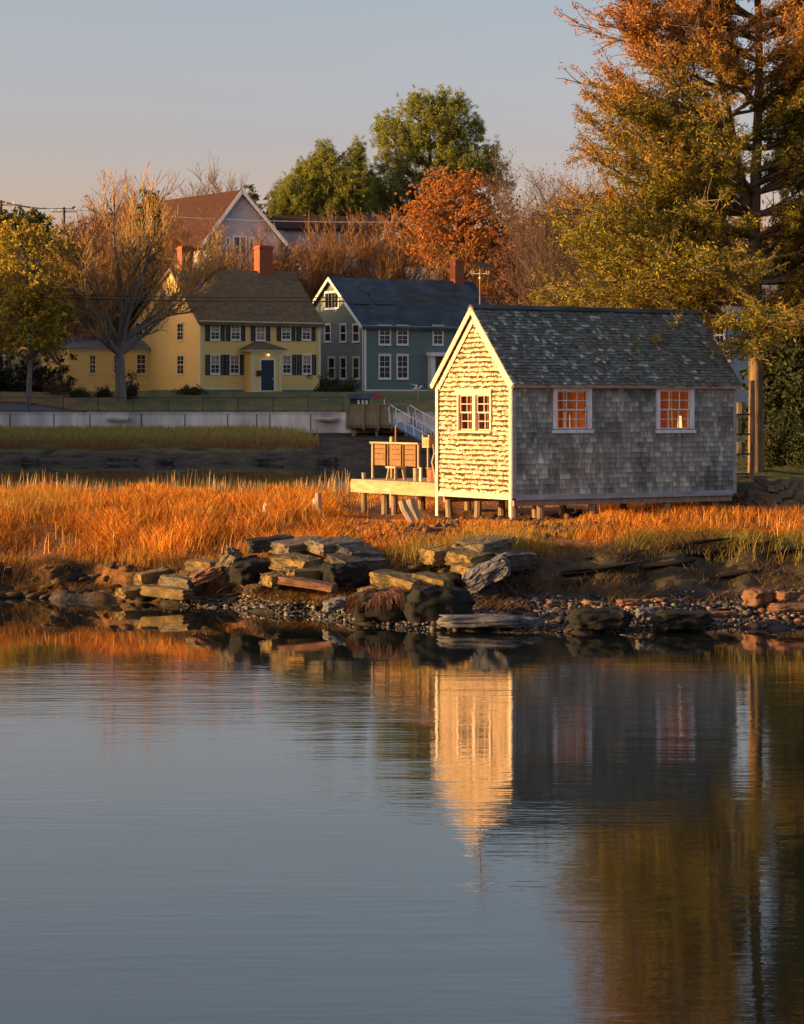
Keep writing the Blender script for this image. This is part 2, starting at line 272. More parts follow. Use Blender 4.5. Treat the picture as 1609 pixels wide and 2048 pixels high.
# ------------------------------------------------------------------ building tools
class Bld:
    """local x runs along the long front (which faces -y), local y along the gable (which faces -x)"""
    def __init__(s, name, px, py, Y, rot, label, cat):
        s.X, s.Y = XP(px,Y), Y; s.z = ZP(py,Y); s.rot = rot
        s.d = {'F': (math.cos(rot), math.sin(rot)), 'G': (-math.sin(rot), math.cos(rot))}
        s.root = empty(name, (s.X,s.Y,s.z), rot, label, cat)
    def u(s, pl, px, off=0):
        dx, dy = s.d[pl]; ox, oy = s.d['G' if pl=='F' else 'F']; X, Y = s.X+ox*off, s.Y+oy*off
        k = (px-CX)/F; return (k*Y-X)/(dx-k*dy)
    def zz(s, pl, u, py, off=0):
        oy = s.d['G' if pl=='F' else 'F'][1]; return ZP(py, s.Y+s.d[pl][1]*u+oy*off)-s.z
    def fr(s, pl, off=0):
        if pl == 'F': return Vector((0,off,0)), Vector((1,0,0)), Vector((0,-1,0))
        return Vector((off,0,0)), Vector((0,1,0)), Vector((-1,0,0))
    def rect(s, pl, r, off=0):
        a, b_ = sorted((s.u(pl,r[0],off), s.u(pl,r[2],off))); m = (a+b_)/2
        return a, b_, s.zz(pl,m,r[3],off), s.zz(pl,m,r[1],off)
    def window(s, pl, r, trim='white', off=0, cols=2, rows=4, blind=None, fw=.10, pane='darkglass', rail=True, head=True):
        a, b_, z0, z1 = s.rect(pl, r, off); O, U_, N_ = s.fr(pl, off); Zv = Vector((0,0,1)); m = MB()
        if b_-a < .5: fw = min(fw, (b_-a)*.2)
        m.obox(O,U_,Zv,N_, a,a+fw,z0,z1,.003,.06); m.obox(O,U_,Zv,N_, b_-fw,b_,z0,z1,.003,.06)
        m.obox(O,U_,Zv,N_, a+fw,b_-fw,z0,z0+fw,.003,.058); m.obox(O,U_,Zv,N_, a+fw,b_-fw,z1-fw,z1,.003,.058)
        if head: m.obox(O,U_,Zv,N_, a-.04,b_+.04,z1,z1+.06,.003,.10)
        m.obox(O,U_,Zv,N_, a-.04,b_+.04,z0-.05,z0,.003,.10)
        mid = (z0+z1)/2
        if rail: m.obox(O,U_,Zv,N_, a+fw,b_-fw,mid-.035,mid+.035,.012,.045)
        for i in range(1,cols): uu = a+fw+(b_-a-2*fw)*i/cols; m.obox(O,U_,Zv,N_, uu-.014,uu+.014,z0+fw,z1-fw,.012,.035)
        for i in range(1,rows):
            if rows%2==0 and i==rows//2: continue
            v = z0+fw+(z1-z0-2*fw)*i/rows; m.obox(O,U_,Zv,N_, a+fw,b_-fw,v-.012,v+.012,.012,.033)
        w_ = m.build('window', trim, s.root)
        p = MB(); lo = z0+fw; hi = z1-fw
        if blind: bl = lo+(hi-lo)*blind; q = MB(); q.obox(O,U_,Zv,N_, a+fw,b_-fw,bl,hi,.004,.011); q.build('blind','tanblind',w_); hi = bl  # tan panel whose colour stands in for reflections of sunlit trees
        p.obox(O,U_,Zv,N_, a+fw,b_-fw,lo,hi,.004,.010); p.build('pane', pane, w_); return w_
    def shutter(s, pl, r, off=0):
        a, b_, z0, z1 = s.rect(pl, r, off); O, U_, N_ = s.fr(pl, off); m = MB(); Zv = Vector((0,0,1))
        m.obox(O,U_,Zv,N_, a,a+.05,z0,z1,.003,.07); m.obox(O,U_,Zv,N_, b_-.05,b_,z0,z1,.003,.07)
        n = 14
        for i in range(n): v0 = z0+(z1-z0)*i/n; m.obox(O,U_,Zv,N_, a+.05,b_-.05,v0,v0+(z1-z0)/n*.8,.003,.045)
        m.build('shutter','shutter',s.root)
    def board(s, name, pl, u0,u1,z0,z1,n0,n1,m,off=0,parent=None):
        O, U_, N_ = s.fr(pl, off); q = MB(); q.obox(O,U_,Vector((0,0,1)),N_,u0,u1,z0,z1,n0,n1); return q.build(name,m,parent or s.root)
def roof_mesh(prof, x0, x1, th):
    """prof: (y,z) polyline eave-ridge-eave, outer surface; th thickness downwards"""
    m = MB(); low = [(y,z-th) for y,z in prof][::-1]; m.prism(list(prof)+low, x0, x1); return m

def shingles(O, U_, V_, N_, urange, v0, v1, rh, holes=(), th=.02, stain=None, wmin=.09, wmax=.2, colf=None, jit=.012, over=.25, rag=0, m=None):
    m = m or MB(); rows = int((v1-v0)/rh)
    for r in range(rows):
        va = v0+r*rh; vb = va+rh*(1+over)
        lo, hi = urange(va+.5*rh)
        ivs = [(lo,hi)]
        for (a,b_,c,d) in holes:
            if va+rh*.45 > c and va+rh*.3 < d:
                ivs = [iv for (p,q) in ivs for iv in ((p,min(q,a)),(max(p,b_),q)) if iv[1]-iv[0]>.02]
        for lo_, hi_ in ivs:
            u = lo_
            while u < hi_-.01:
                w_ = random.uniform(wmin,wmax); e = min(u+w_, hi_)
                if hi_-e < .04: e = hi_
                g = random.uniform(.002,.006); a, b_ = u+g, e-g
                l2, h2 = urange(va+rh*(1+over)); 
                at, bt = max(a,l2) , min(b_,h2)
                if bt<=at: at=bt=(at+bt)/2
                dz = random.uniform(-jit,jit)-(random.uniform(0,rag) if random.random()<.3 else 0); t_ = th*random.uniform(.75,1.35); tw = random.uniform(-.3,.3)*th
                col = colf(random.random(), u, va)
                p = [O+U_*a+V_*(va+dz)+N_*(t_+tw), O+U_*b_+V_*(va+dz+random.uniform(-jit,jit)*.5)+N_*(t_-tw), O+U_*bt+V_*vb+N_*.003, O+U_*at+V_*vb+N_*.003]
                q = [O+U_*a+V_*(va+dz)+N_*.001, O+U_*b_+V_*(va+dz)+N_*.001]
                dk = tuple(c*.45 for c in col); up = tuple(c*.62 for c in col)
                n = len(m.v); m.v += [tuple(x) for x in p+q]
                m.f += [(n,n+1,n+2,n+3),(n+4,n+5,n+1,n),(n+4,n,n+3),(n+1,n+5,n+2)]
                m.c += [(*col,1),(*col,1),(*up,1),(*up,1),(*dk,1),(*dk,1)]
                if stain:                                  # ragged weather staining plus course shadow painted in under the course above
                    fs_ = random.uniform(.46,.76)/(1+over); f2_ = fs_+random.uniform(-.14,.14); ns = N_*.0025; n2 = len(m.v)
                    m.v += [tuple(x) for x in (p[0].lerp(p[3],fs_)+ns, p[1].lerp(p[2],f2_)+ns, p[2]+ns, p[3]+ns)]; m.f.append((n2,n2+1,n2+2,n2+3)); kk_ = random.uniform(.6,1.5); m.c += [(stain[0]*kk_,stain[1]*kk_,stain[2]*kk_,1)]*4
                u = e
    return m

# ------------------------------------------------------------------ the shingled boathouse
SH = Bld('boathouse', 1028, 997, 50, R(32), 'grey shingled boathouse on short posts with golden sunlit gable end', 'boathouse')
rt = SH.root; gw = SH.u('G', 877); ln = SH.u('F', 1471); eh = SH.zz('F',0,757); ry = gw/2; rz = SH.zz('G',ry,615)
X_, Y_, Z_ = Vector((1,0,0)), Vector((0,1,0)), Vector((0,0,1)); O0 = Vector((0,0,0))
gwin = SH.rect('G',(918,784,986,866)); sw1 = SH.rect('F',(1106,773,1182,866)); sw2 = SH.rect('F',(1312,772,1387,866))
wt = .07
def wall_with_holes(O, U_, N_, u0, u1, z0, z1, holes, m):
    us = sorted({u0,u1,*[h[0] for h in holes],*[h[1] for h in holes]}); 
    for a, b_ in zip(us[:-1],us[1:]):
        hs = [h for h in holes if h[0] <= a+1e-6 and h[1] >= b_-1e-6]
        if not hs: m.obox(O,U_,Z_,N_,a,b_,z0,z1,-wt,0)
        else: h = hs[0]; m.obox(O,U_,Z_,N_,a,b_,z0,h[2],-wt,0); m.obox(O,U_,Z_,N_,a,b_,h[3],z1,-wt,0)
def inset(h, d): return (h[0]+d,h[1]-d,h[2]+d,h[3]-d)
bk_hole = (.9,1.9,.9,1.8)
m = MB(); wall_with_holes(O0,X_,-Y_,0,ln,0,eh,[inset(sw1,.09),inset(sw2,.09)],m)
wall_with_holes(O0,Y_,-X_,wt,gw-wt,0,eh,[inset(gwin,.06)],m)
wall_with_holes(Vector((0,gw,0)),X_,Y_,0,ln,0,eh,[],m)
m.obox(Vector((ln,0,0)),Y_,Z_,X_,wt,gw-wt,0,eh,-wt,0)
m.prism([(wt,eh),(gw-wt,eh),(ry,rz-.08)],0.0,wt); m.prism([(wt,eh),(gw-wt,eh),(ry,rz-.08)],ln-wt,ln)
m.box(wt,ln-wt,wt,gw-wt,-.02,.06)
m.build('wall','inner',rt)
def cg(r,u,v):
    b_ = .36+.30*r; s_ = .75+.25*math.sin(u*2.1+v)*0; return (b_*1.2, b_*.88, b_*.60)
def cs(r,u,v):
    k = .80+.55*nz(u*1.1,v*1.6,4)+.35*nz(u*4,v*.9,6); b_ = (.21+.24*r*r*r+.02)*k*1.3; g = .5+.5*nz(u*1.3,v*1.3,11)
    return (b_*(.88+.10*g), b_*1.0, b_*(.96-.14*g))
hr = lambda v: (0.03, gw-.03) if v < eh-.05 else (0.03+(v-eh+.05)/(rz-eh)*ry*1.0, gw-.03-(v-eh+.05)/(rz-eh)*ry*1.0)
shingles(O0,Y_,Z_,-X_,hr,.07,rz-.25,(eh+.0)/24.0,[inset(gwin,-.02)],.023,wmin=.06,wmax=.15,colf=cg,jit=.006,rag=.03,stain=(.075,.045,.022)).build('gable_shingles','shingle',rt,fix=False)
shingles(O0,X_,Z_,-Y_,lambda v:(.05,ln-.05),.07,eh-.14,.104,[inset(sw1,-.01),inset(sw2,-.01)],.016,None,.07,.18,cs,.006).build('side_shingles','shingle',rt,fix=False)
# roof: boards plus a shingled, mossy weather side
sl_ = (rz-eh)/ry; ov = .14
prof = [(-ov,eh-ov*sl_+.03),(ry,rz+.03),(gw+ov,eh-ov*sl_+.03)]
roof_mesh(prof,-.10,ln+.08,.07).build('roof','oldwood',rt)
nv = Vector((0,-sl_,1)).normalized(); nv = Vector((0,-math.sin(math.atan(sl_)),math.cos(math.atan(sl_)))); uv = Vector((0,math.cos(math.atan(sl_)),math.sin(math.atan(sl_))))
slen = math.hypot(ry+ov,(ry+ov)*sl_)
def cr(r,u,v):
    k = nz(u*1.5,v*1.5,7)+.5*nz(u*5,v*5,2); b_ = .095+.10*r
    mossy = max(0,min(1,k*1.6+.35)); c = (b_*(.98-.12*mossy),b_*(1+.10*mossy),b_*(.88-.0*mossy))
    if random.random() < (.16 if k>-.1 and u<ln*.62 else .05): c = (.26+.14*r,.31+.15*r,.26+.14*r)
    return c
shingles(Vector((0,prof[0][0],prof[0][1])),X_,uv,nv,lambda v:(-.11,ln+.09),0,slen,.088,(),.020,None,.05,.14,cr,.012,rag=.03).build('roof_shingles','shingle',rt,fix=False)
q = MB(); q.obox(Vector((0,ry,rz+.05)),X_,Vector((0,.78,-.62)),Vector((0,.62,.78)),-.12,ln+.1,0,.13,0,.02); q.obox(Vector((0,ry,rz+.05)),X_,Vector((0,-.78,-.62)),Vector((0,-.62,.78)),-.12,ln+.1,0,.13,0,.022)
q.build('ridge_cap','groof',rt)
th_ = math.atan(sl_); 
for sgn, y0 in ((1,-ov),(-1,gw+ov)):
    q = MB(); A = Vector((0,math.cos(th_)*sgn,math.sin(th_))); B = Vector((0,math.sin(th_)*sgn,-math.cos(th_)))
    L_ = (ry+ov)/math.cos(th_)
    q.obox(Vector((-.10,y0,eh-ov*sl_+.03)),A,B,-X_,0,L_-.0,0.0,.11,.002,.022)
    q.obox(Vector((-.0,y0,eh-ov*sl_+.03)),A,B,-X_,0.1,L_-.05,.12,.24,.034,.05)
    q.build('rake_board','trimwood',rt)
SH.board('fascia','F',-.1,ln+.08,eh-.15,eh-.015,.02,.04,'greytrim')
for (pl,a,b_,z0) in (('G',0,.09,-.42),('G',gw-.07,gw+.02,-.45)): SH.board('corner_board',pl,a,b_,z0,eh-.02,.036,.06,'trimwood')
SH.board('corner_board','F',-.06,.04,0,eh-.16,.02,.035,'greytrim'); SH.board('corner_board','F',ln-.07,ln+.01,0,eh-.16,.02,.04,'greytrim')
SH.board('skirt_board','F',.04,ln-.07,-.04,.07,.012,.03,'greytrim'); SH.board('skirt_board','G',.09,gw-.07,-.03,.07,.030,.045,'trimwood')
# side windows, real openings with sashes
def sash_window(r, cols, pl, trimm, fw, sashm, rowsn=4, extra=0):
    a,b_,z0,z1 = r; O,U_,N_ = SH.fr(pl); q = MB()
    q.obox(O,U_,Z_,N_,a,a+fw,z0+fw,z1-fw,-.03,.05); q.obox(O,U_,Z_,N_,b_-fw,b_,z0+fw,z1-fw,-.03,.05); q.obox(O,U_,Z_,N_,a,b_,z1-fw,z1,-.03,.055); q.obox(O,U_,Z_,N_,a-.02,b_+.02,z0,z0+fw*.8,-.03,.085)
    w_ = q.build('window',trimm,rt); ia, ib, ja, jb = a+fw, b_-fw, z0+fw, z1-fw; s_ = MB()
    for k,(p,q_) in enumerate(((ja,(ja+jb)/2+.012),((ja+jb)/2-.012,jb))):
        n0 = -.045 if k==0 else -.02; n1 = n0+.024; e = .028
        s_.obox(O,U_,Z_,N_,ia,ia+e,p,q_,n0,n1); s_.obox(O,U_,Z_,N_,ib-e,ib,p,q_,n0,n1); s_.obox(O,U_,Z_,N_,ia+e,ib-e,p,p+e,n0,n1); s_.obox(O,U_,Z_,N_,ia+e,ib-e,q_-e,q_,n0,n1)
        for i in range(1,cols): uu = ia+(ib-ia)*i/cols; s_.obox(O,U_,Z_,N_,uu-.008,uu+.008,p+e,q_-e,n0+.002,n1-.002)
        mm = (p+q_)/2; s_.obox(O,U_,Z_,N_,ia+e,ib-e,mm-.008,mm+.008,n0+.004,n1-.004)
    s_.build('sash',sashm,w_); g = MB(); g.obox(O,U_,Z_,N_,ia,ib,ja,jb,-.053,-.049); g.build('pane','glass',w_); return w_
sash_window(sw1,3,'F','blue_trim',.085,'blue_trim'); sash_window(sw2,3,'F','blue_trim',.085,'blue_trim')
gm = (gwin[0]+gwin[1])/2
for (a,b_) in ((gwin[0],gm-.0),(gm+.0,gwin[1])):
    w_ = sash_window((a,b_,gwin[2],gwin[3]),2,'G','trimwood',.055,'trimwood')
    # narrow striped curtain panels with gaps that let the sun through
    q = MB(); ia,ib = a+.07,b_-.07; n = 26
    for k in range(n):
        if k%6 in (3,4): continue
        u0 = ia+(ib-ia)*k/n; u1 = ia+(ib-ia)*(k+1)/n
        c_ = (.38,.27,.18) if k%6==1 else (.30,.02,.012) if k%6 in (0,2) else (.08,.012,.01)
        q.quad((.10+.02*math.sin(k*1.3),u0,gwin[2]+.05),(.10+.02*math.sin(k*1.3+1.3),u1,gwin[2]+.05),(.10+.02*math.sin(k*1.3+1.3),u1,gwin[3]-.04),(.10+.02*math.sin(k*1.3),u0,gwin[3]-.04),c_)
    q.build('curtain',mat('striped_curtain',(0,0,0),.9,.1,5,attr=True),w_,fix=False)
SH.board('window_head','G',gwin[0]-.03,gwin[1]+.03,gwin[3],gwin[3]+.06,.02,.07,'trimwood')
def base_w(l): return Matrix.Translation((SH.X,SH.Y,SH.z))@Matrix.Rotation(SH.rot,4,'Z')@Vector(l)
# interior: studs, rafters, shelf seen through the side windows, catching the sun from the gable windows
for k in range(1,9): q = MB(); q.box(k*.62,k*.62+.06,gw-wt-.10,gw-wt,.06,eh); q.build('stud','inner_pale',rt)
for (x,y_,w2) in ((1.98,.95,.075),(2.13,1.0,.045),(2.55,.8,.035),(4.15,.62,.04),(4.55,.7,.03),(4.98,.5,.07)): q = MB(); q.box(x,x+w2,y_,y_+w2,.06,eh); q.build('stud','inner_pale',rt)
q = MB(); q.box(3.2,ln-wt,gw-.45,gw-wt-.1,.95,.99); q.box(4.2,ln-wt,.5,1.0,1.18,1.22); q.build('shelf','inner_pale',rt)
# the lit table lamp seen through the right-hand side window
tl = empty('table_lamp', base_w((4.70,.62,1.22)), SH.rot, 'small lit table lamp glowing inside the right side window of the boathouse', 'lamp')
q = MB(); q.tube([(0,0,0),(0,0,.04),(0,0,.09),(0,0,.16)],[.10,.09,.035,.03],10); q.build('base','inner_pale',tl)
q = MB(); q.tube([(0,0,.16),(0,0,.42)],[.05,.035],10); q.build('lamp_shade','lamp',tl)
pl_ = bpy.data.lights.new('lamp_bulb','POINT'); pl_.energy = 26; pl_.color = (1,.42,.10); pl_.shadow_soft_size = .08
po_ = bpy.data.objects.new('lamp_bulb',pl_); COL.objects.link(po_); po_.parent = tl; po_.location = (-1.1,.75,-.55)  # unseen fill light added below the sills, apart from the table lamp
# posts under the floor
base = Matrix.Translation((SH.X,SH.Y,SH.z))@Matrix.Rotation(SH.rot,4,'Z')
def to_local(w): return base.inverted()@Vector(w)
def to_world(l): return base@Vector(l)
for (x,y_) in [(0.12,.18),(0.12,gw*.52),(.12,gw-.2),(.75,.14),(2.05,.14),(4.0,.14),(5.3,.2),(1.4,gw-.3),(1.5,gw*.5),(3.0,gw*.5),(3.0,gw-.3),(4.6,gw-.3)]:
    w_ = to_world((x,y_,0)); g_ = G(w_.x,w_.y)-.3-SH.z; q = MB(); dx = random.uniform(-.05,.05)
    q.tube([(x+dx,y_-dx*.5,g_),(x+dx*.5,y_,g_*.5),(x,y_,-.1)],[.085,.078,.075],9); q.build('post','pilewood',rt)
q = MB(); q.box(.05,ln-.05,.05,.17,-.16,-.03); q.box(.05,ln-.05,gw-.17,gw-.05,-.16,-.03); q.build('floor_beam','oldwood',rt)
# weathervane
wp = to_world((.12,ry,rz+.08)); vt = empty('weathervane', wp, 0, 'dark bird-shaped weathervane on a rod at the boathouse ridge', 'weathervane')
q = MB(); q.tube([(0,0,-.02),(0,0,.72)],.014,6); q.build('rod','rusty',vt)
q = MB(); q.bar((-.14,0,.62),(.14,0,.62),.014); q.bar((0,-.14,.62),(0,.14,.62),.014)
for p in ((-.16,0),(.16,0)): q.box(p[0]-.03,p[0]+.03,-.008,.008,.60,.615); q.box(p[0]-.03,p[0]-.015,-.008,.008,.60,.68); q.box(p[0]+.015,p[0]+.03,-.008,.008,.60,.68)
q.tube([(0,0,.50),(0,0,.53),(0,0,.56)],[.012,.035,.012],8); q.build('compass_arms','yellowtrim',vt)
q = MB(); out = [(-.16,.83),(-.10,.875),(-.03,.87),(.06,.85),(.16,.83),(.30,.78),(.34,.75),(.24,.74),(.10,.745),(.02,.74),(-.04,.77),(-.08,.81)]
n = len(out); q.v += [(x,-.02,z) for x,z in out]+[(x,.02,z) for x,z in out]; q.f += [tuple(range(n)),tuple(range(2*n-1,n-1,-1))]+[(i,(i+1)%n,n+(i+1)%n,n+i) for i in range(n)]
q.tube([(0,0,.70),(0,0,.76)],.012,6); q.build('bird_figure','metal_dark',vt)

# ------------------------------------------------------------------ deck behind the boathouse and its clutter
dy1 = SH.u('G',703); dz = SH.zz('G',gw+1.5,966)
dk = empty('deck', to_world((0,gw,0)), SH.rot, 'weathered plank deck on posts built against the boathouse', 'deck')
dl = dy1-gw
q = MB()
n = int(dl/.14)
for k in range(n): q.box(-.03,3.2,k*.14+.02,k*.14+.15,dz,dz+.035)
q.build('planks','deckwood',dk)
q = MB(); q.box(-.02,.03,.02,dl,dz-.25,dz-.004); q.build('rim_board','deckwood',dk)
q = MB(); q.box(.03,3.2,dl-.05,dl,dz-.24,dz-.004); q.box(3.15,3.2,.03,dl-.06,dz-.24,dz-.004); q.build('rim_board','deckwood',dk)
for (x,y_,r_) in ((.12,dl-.35,.06),(.3,dl-.95,.085),(.35,dl-1.25,.07),(2.9,dl-.3,.08),(2.9,.4,.08),(1.6,dl-.4,.08)):
    w_ = to_world((x,gw+y_,0)); q = MB(); q.tube([(x,y_,G(w_.x,w_.y)-.3-SH.z),(x,y_,dz-.01)],r_,9); q.build('post','pilewood',dk)
def onB(px, x=.5, plane_y=None):                        # local (x,y) on deck for a pixel column
    return SH.u('G', px, x)
def dloc(px, x): return to_world((x, SH.u('G',px,x), dz+.035))
TOP = dz+.035
# the slatted rack
ya, yb = SH.u('G',838,.7), SH.u('G',746,.7)
rk = empty('plank_rack', to_world((.7,ya,TOP)), SH.rot, 'open wooden rack with three plank panels standing on the deck', 'rack')
H_ = .80; Wd = yb-ya
for f_ in (0,.30,.64,1): q = MB(); q.bar((0,Wd*f_,0),(0,Wd*f_,H_-.02),.045); q.build('upright','deckwood',rk)
q = MB(); q.box(-.05,.03,-.03,Wd+.06,H_-.02,H_+.02); q.build('top_rail','deckwood',rk)
for (f0,f1) in ((.03,.29),(.34,.62),(.68,.95)):
    q = MB(); y0,y1 = Wd*f0,Wd*f1
    for (z0,z1) in ((.30,.43),(.44,.55),(.56,.66),(.67,.76)): q.box(-.03+.004*random.random(),-.005,y0,y1,z0*H_/.8,z1*H_/.8)
    q.bar((-.045,y0,.28),(-.045,y0,.77),.03); q.bar((-.045,y1,.28),(-.045,y1,.77),.03); q.build('panel','brownwood',rk)
def small(name, px, x, label, cat): return empty(name, dloc(px,x), SH.rot, label, cat)
t_ = small('wooden_stool',792,.45,'small wooden stool on the deck in front of the plank rack','stool')
q = MB(); q.box(-.14,.14,-.2,.2,.26,.30); q.build('seat','deckwood',t_)
for a in (-1,1):
    for c in (-1,1): q = MB(); q.bar((a*.12,c*.17,0),(a*.09,c*.13,.26),.035); q.build('leg','deckwood',t_)
def pot(px, x, r_, h_, label, cat, mm, name):
    t_ = small(name,px,x,label,cat); q = MB(); q.tube([(0,0,0),(0,0,h_*.5),(0,0,h_*.92),(0,0,h_)],[r_*.8,r_,r_,r_*1.1],12); q.build('body',mm,t_)
    q = MB(); q.tube([(0,0,h_),(0,0,h_+.02)],[r_*1.18,r_*1.18],12); q.build('rim',mm,t_); return t_
pot(832,.3,.055,.26,'tall pale can beside the right post of the plank rack','can','deckwood','can')
pot(842,.3,.03,.28,'slim white bottle between the tall can and the barrel','bottle','white','bottle')
pot(728,.25,.045,.12,'short wooden mooring bollard at the free end of the deck','bollard','deckwood','bollard')
pot(868,.5,.15,.28,'squat rusty barrel on the deck against the boathouse wall','barrel','rusty','barrel')
t_ = small('post_box',857,.6,'pale slatted box with notched top fixed on a post beside the boathouse','box')
q = MB(); q.bar((0,0,0),(0,0,.75),.04); q.build('post','oldwood',t_)
q = MB(); q.box(-.07,.07,-.14,.14,.72,.94); 
for k in range(3): q.box(-.08,-.07,-.12+k*.09,-.07+k*.09,.76,.90)
q.box(-.07,.07,-.14,-.10,.94,1.0); q.box(-.07,.07,.10,.14,.94,1.0); q.build('box','deckwood',t_)
t_ = small('bent_driftwood',868,.4,'crooked dark driftwood limb propped up beside the boathouse corner','driftwood')
q = MB(); q.tube([(0,-.1,0),(0,-.02,.25),(0,.05,.42),(0,-.04,.62),(0,.02,.8)],[.04,.035,.035,.03,.02],7); q.build('limb','oldwood',t_)
for px, top, r_, lab in ((784,873,.05,'thick short mooring pole rising behind the plank rack'),(792,850,.018,'thin rusty rod rising behind the plank rack')):
    l = SH.u('G',px,1.6); wl = to_world((1.6,l,0)); q = MB(); zt = ZP(top,wl.y); q.tube([(0,0,-.3+G(wl.x,wl.y)),(0,0,zt-.02),(0,0,zt)],[r_,r_,r_*.7],8); o = q.build('mooring_pole' if r_>.03 else 'iron_rod','deckwood' if r_>.03 else 'rusty'); o.location = (wl.x,wl.y,0); tag(o,lab,'pole' if r_>.03 else 'rod')

# leaning pile stubs in the marsh
for px, py0, py1, lean, r_, Y, lab in ((528,1012,1032,.12,.045,51,'thin leaning stake standing alone in the orange grass'),(629,1003,1032,.0,.03,52,'pale thin stub beside the thicker dark stub in the grass'),(638,995,1036,-.02,.06,51.4,'thick dark pile stub with pale top in the orange grass'),
    (824,1008,1042,-.35,.07,49.5,'left one of two leaning broken piles beneath the deck'),(838,1006,1042,-.28,.09,49.8,'right one of two leaning broken piles beneath the deck')):
    r_ *= 1.25; h_ = (py1-py0)/F*Y*1.2; p = P(px,py1,Y); q = MB(); q.tube([(-lean*-.3*h_,0,-.35),(0,0,0),(lean*h_,.03,h_*.6),(lean*h_*1.4,.05,h_)],[r_,r_,r_*.95,r_*.85],8)
    o = q.build('pile_stub','trimwood' if px<640 and px!=638 else 'oldwood'); o.location = (p.x,Y,max(p.z,G(p.x,Y))); tag(o,lab,'stake')

# ------------------------------------------------------------------ stones
def rock_mesh(name, dims, m, rough=.06, rnd=.25, n=5, seed=0, parent=None, wob=1.6):
    bmv = []; idx = {}; fs = []
    def vid(i,j,k):
        key = (i,j,k)
        if key not in idx:
            p = Vector((i/n*2-1,j/n*2-1,k/n*2-1)); s_ = p.normalized(); cube = p; q_ = cube.lerp(s_*1.15, rnd)
            nn = mnoise.noise_vector(Vector((q_.x*wob+seed*7.3,q_.y*wob+seed,q_.z*wob-seed)))*rough*2+mnoise.noise_vector(Vector((q_.x*5+seed,q_.y*5,q_.z*5)))*rough*1.0
            q_ = q_+nn; idx[key] = len(bmv); bmv.append((q_.x*dims[0]/2,q_.y*dims[1]/2,q_.z*dims[2]/2))
        return idx[key]
    for a in range(n):
        for b_ in range(n):
            for k in (0,n):
                f1 = [(a,b_,k),(a+1,b_,k),(a+1,b_+1,k),(a,b_+1,k)]; f2 = [(a,k,b_),(a+1,k,b_),(a+1,k,b_+1),(a,k,b_+1)]; f3 = [(k,a,b_),(k,a+1,b_),(k,a+1,b_+1),(k,a,b_+1)]
                for f_ in (f1,f2,f3): fs.append(tuple(vid(*t_) for t_ in f_))
    q = MB(); q.v = bmv; q.f = fs; return q.build(name, m, parent, smooth=rnd>.3)
sseed = [0]
def slab(x0,y0,x1,y1,Y,L,yaw,pitch,m,label,roll=0,name='granite_slab',rough=.05):
    """lit end face by its pixel box at distance Y, long axis runs back from it"""
    sseed[0] += 1; s_ = Y/F; hh_ = (y1-y0)*s_; ww = (x1-x0)*s_/max(.35,math.sin(R(yaw)))
    L*=.78; o = rock_mesh(name,(L,ww*1.05,hh_*1.25),m,rough*1.6,.09,9,sseed[0],wob=1.8); e = Euler((R(random.uniform(3,12)+roll),-R(pitch*.5),R(yaw)))
    c = P((x0+x1)/2,(y0+y1)/2,Y)+e.to_matrix()@Vector((L/2,0,0)); o.location = c; o.rotation_euler = e
    return tag(o,label,'stone slab','fallen granite slabs on the bank')
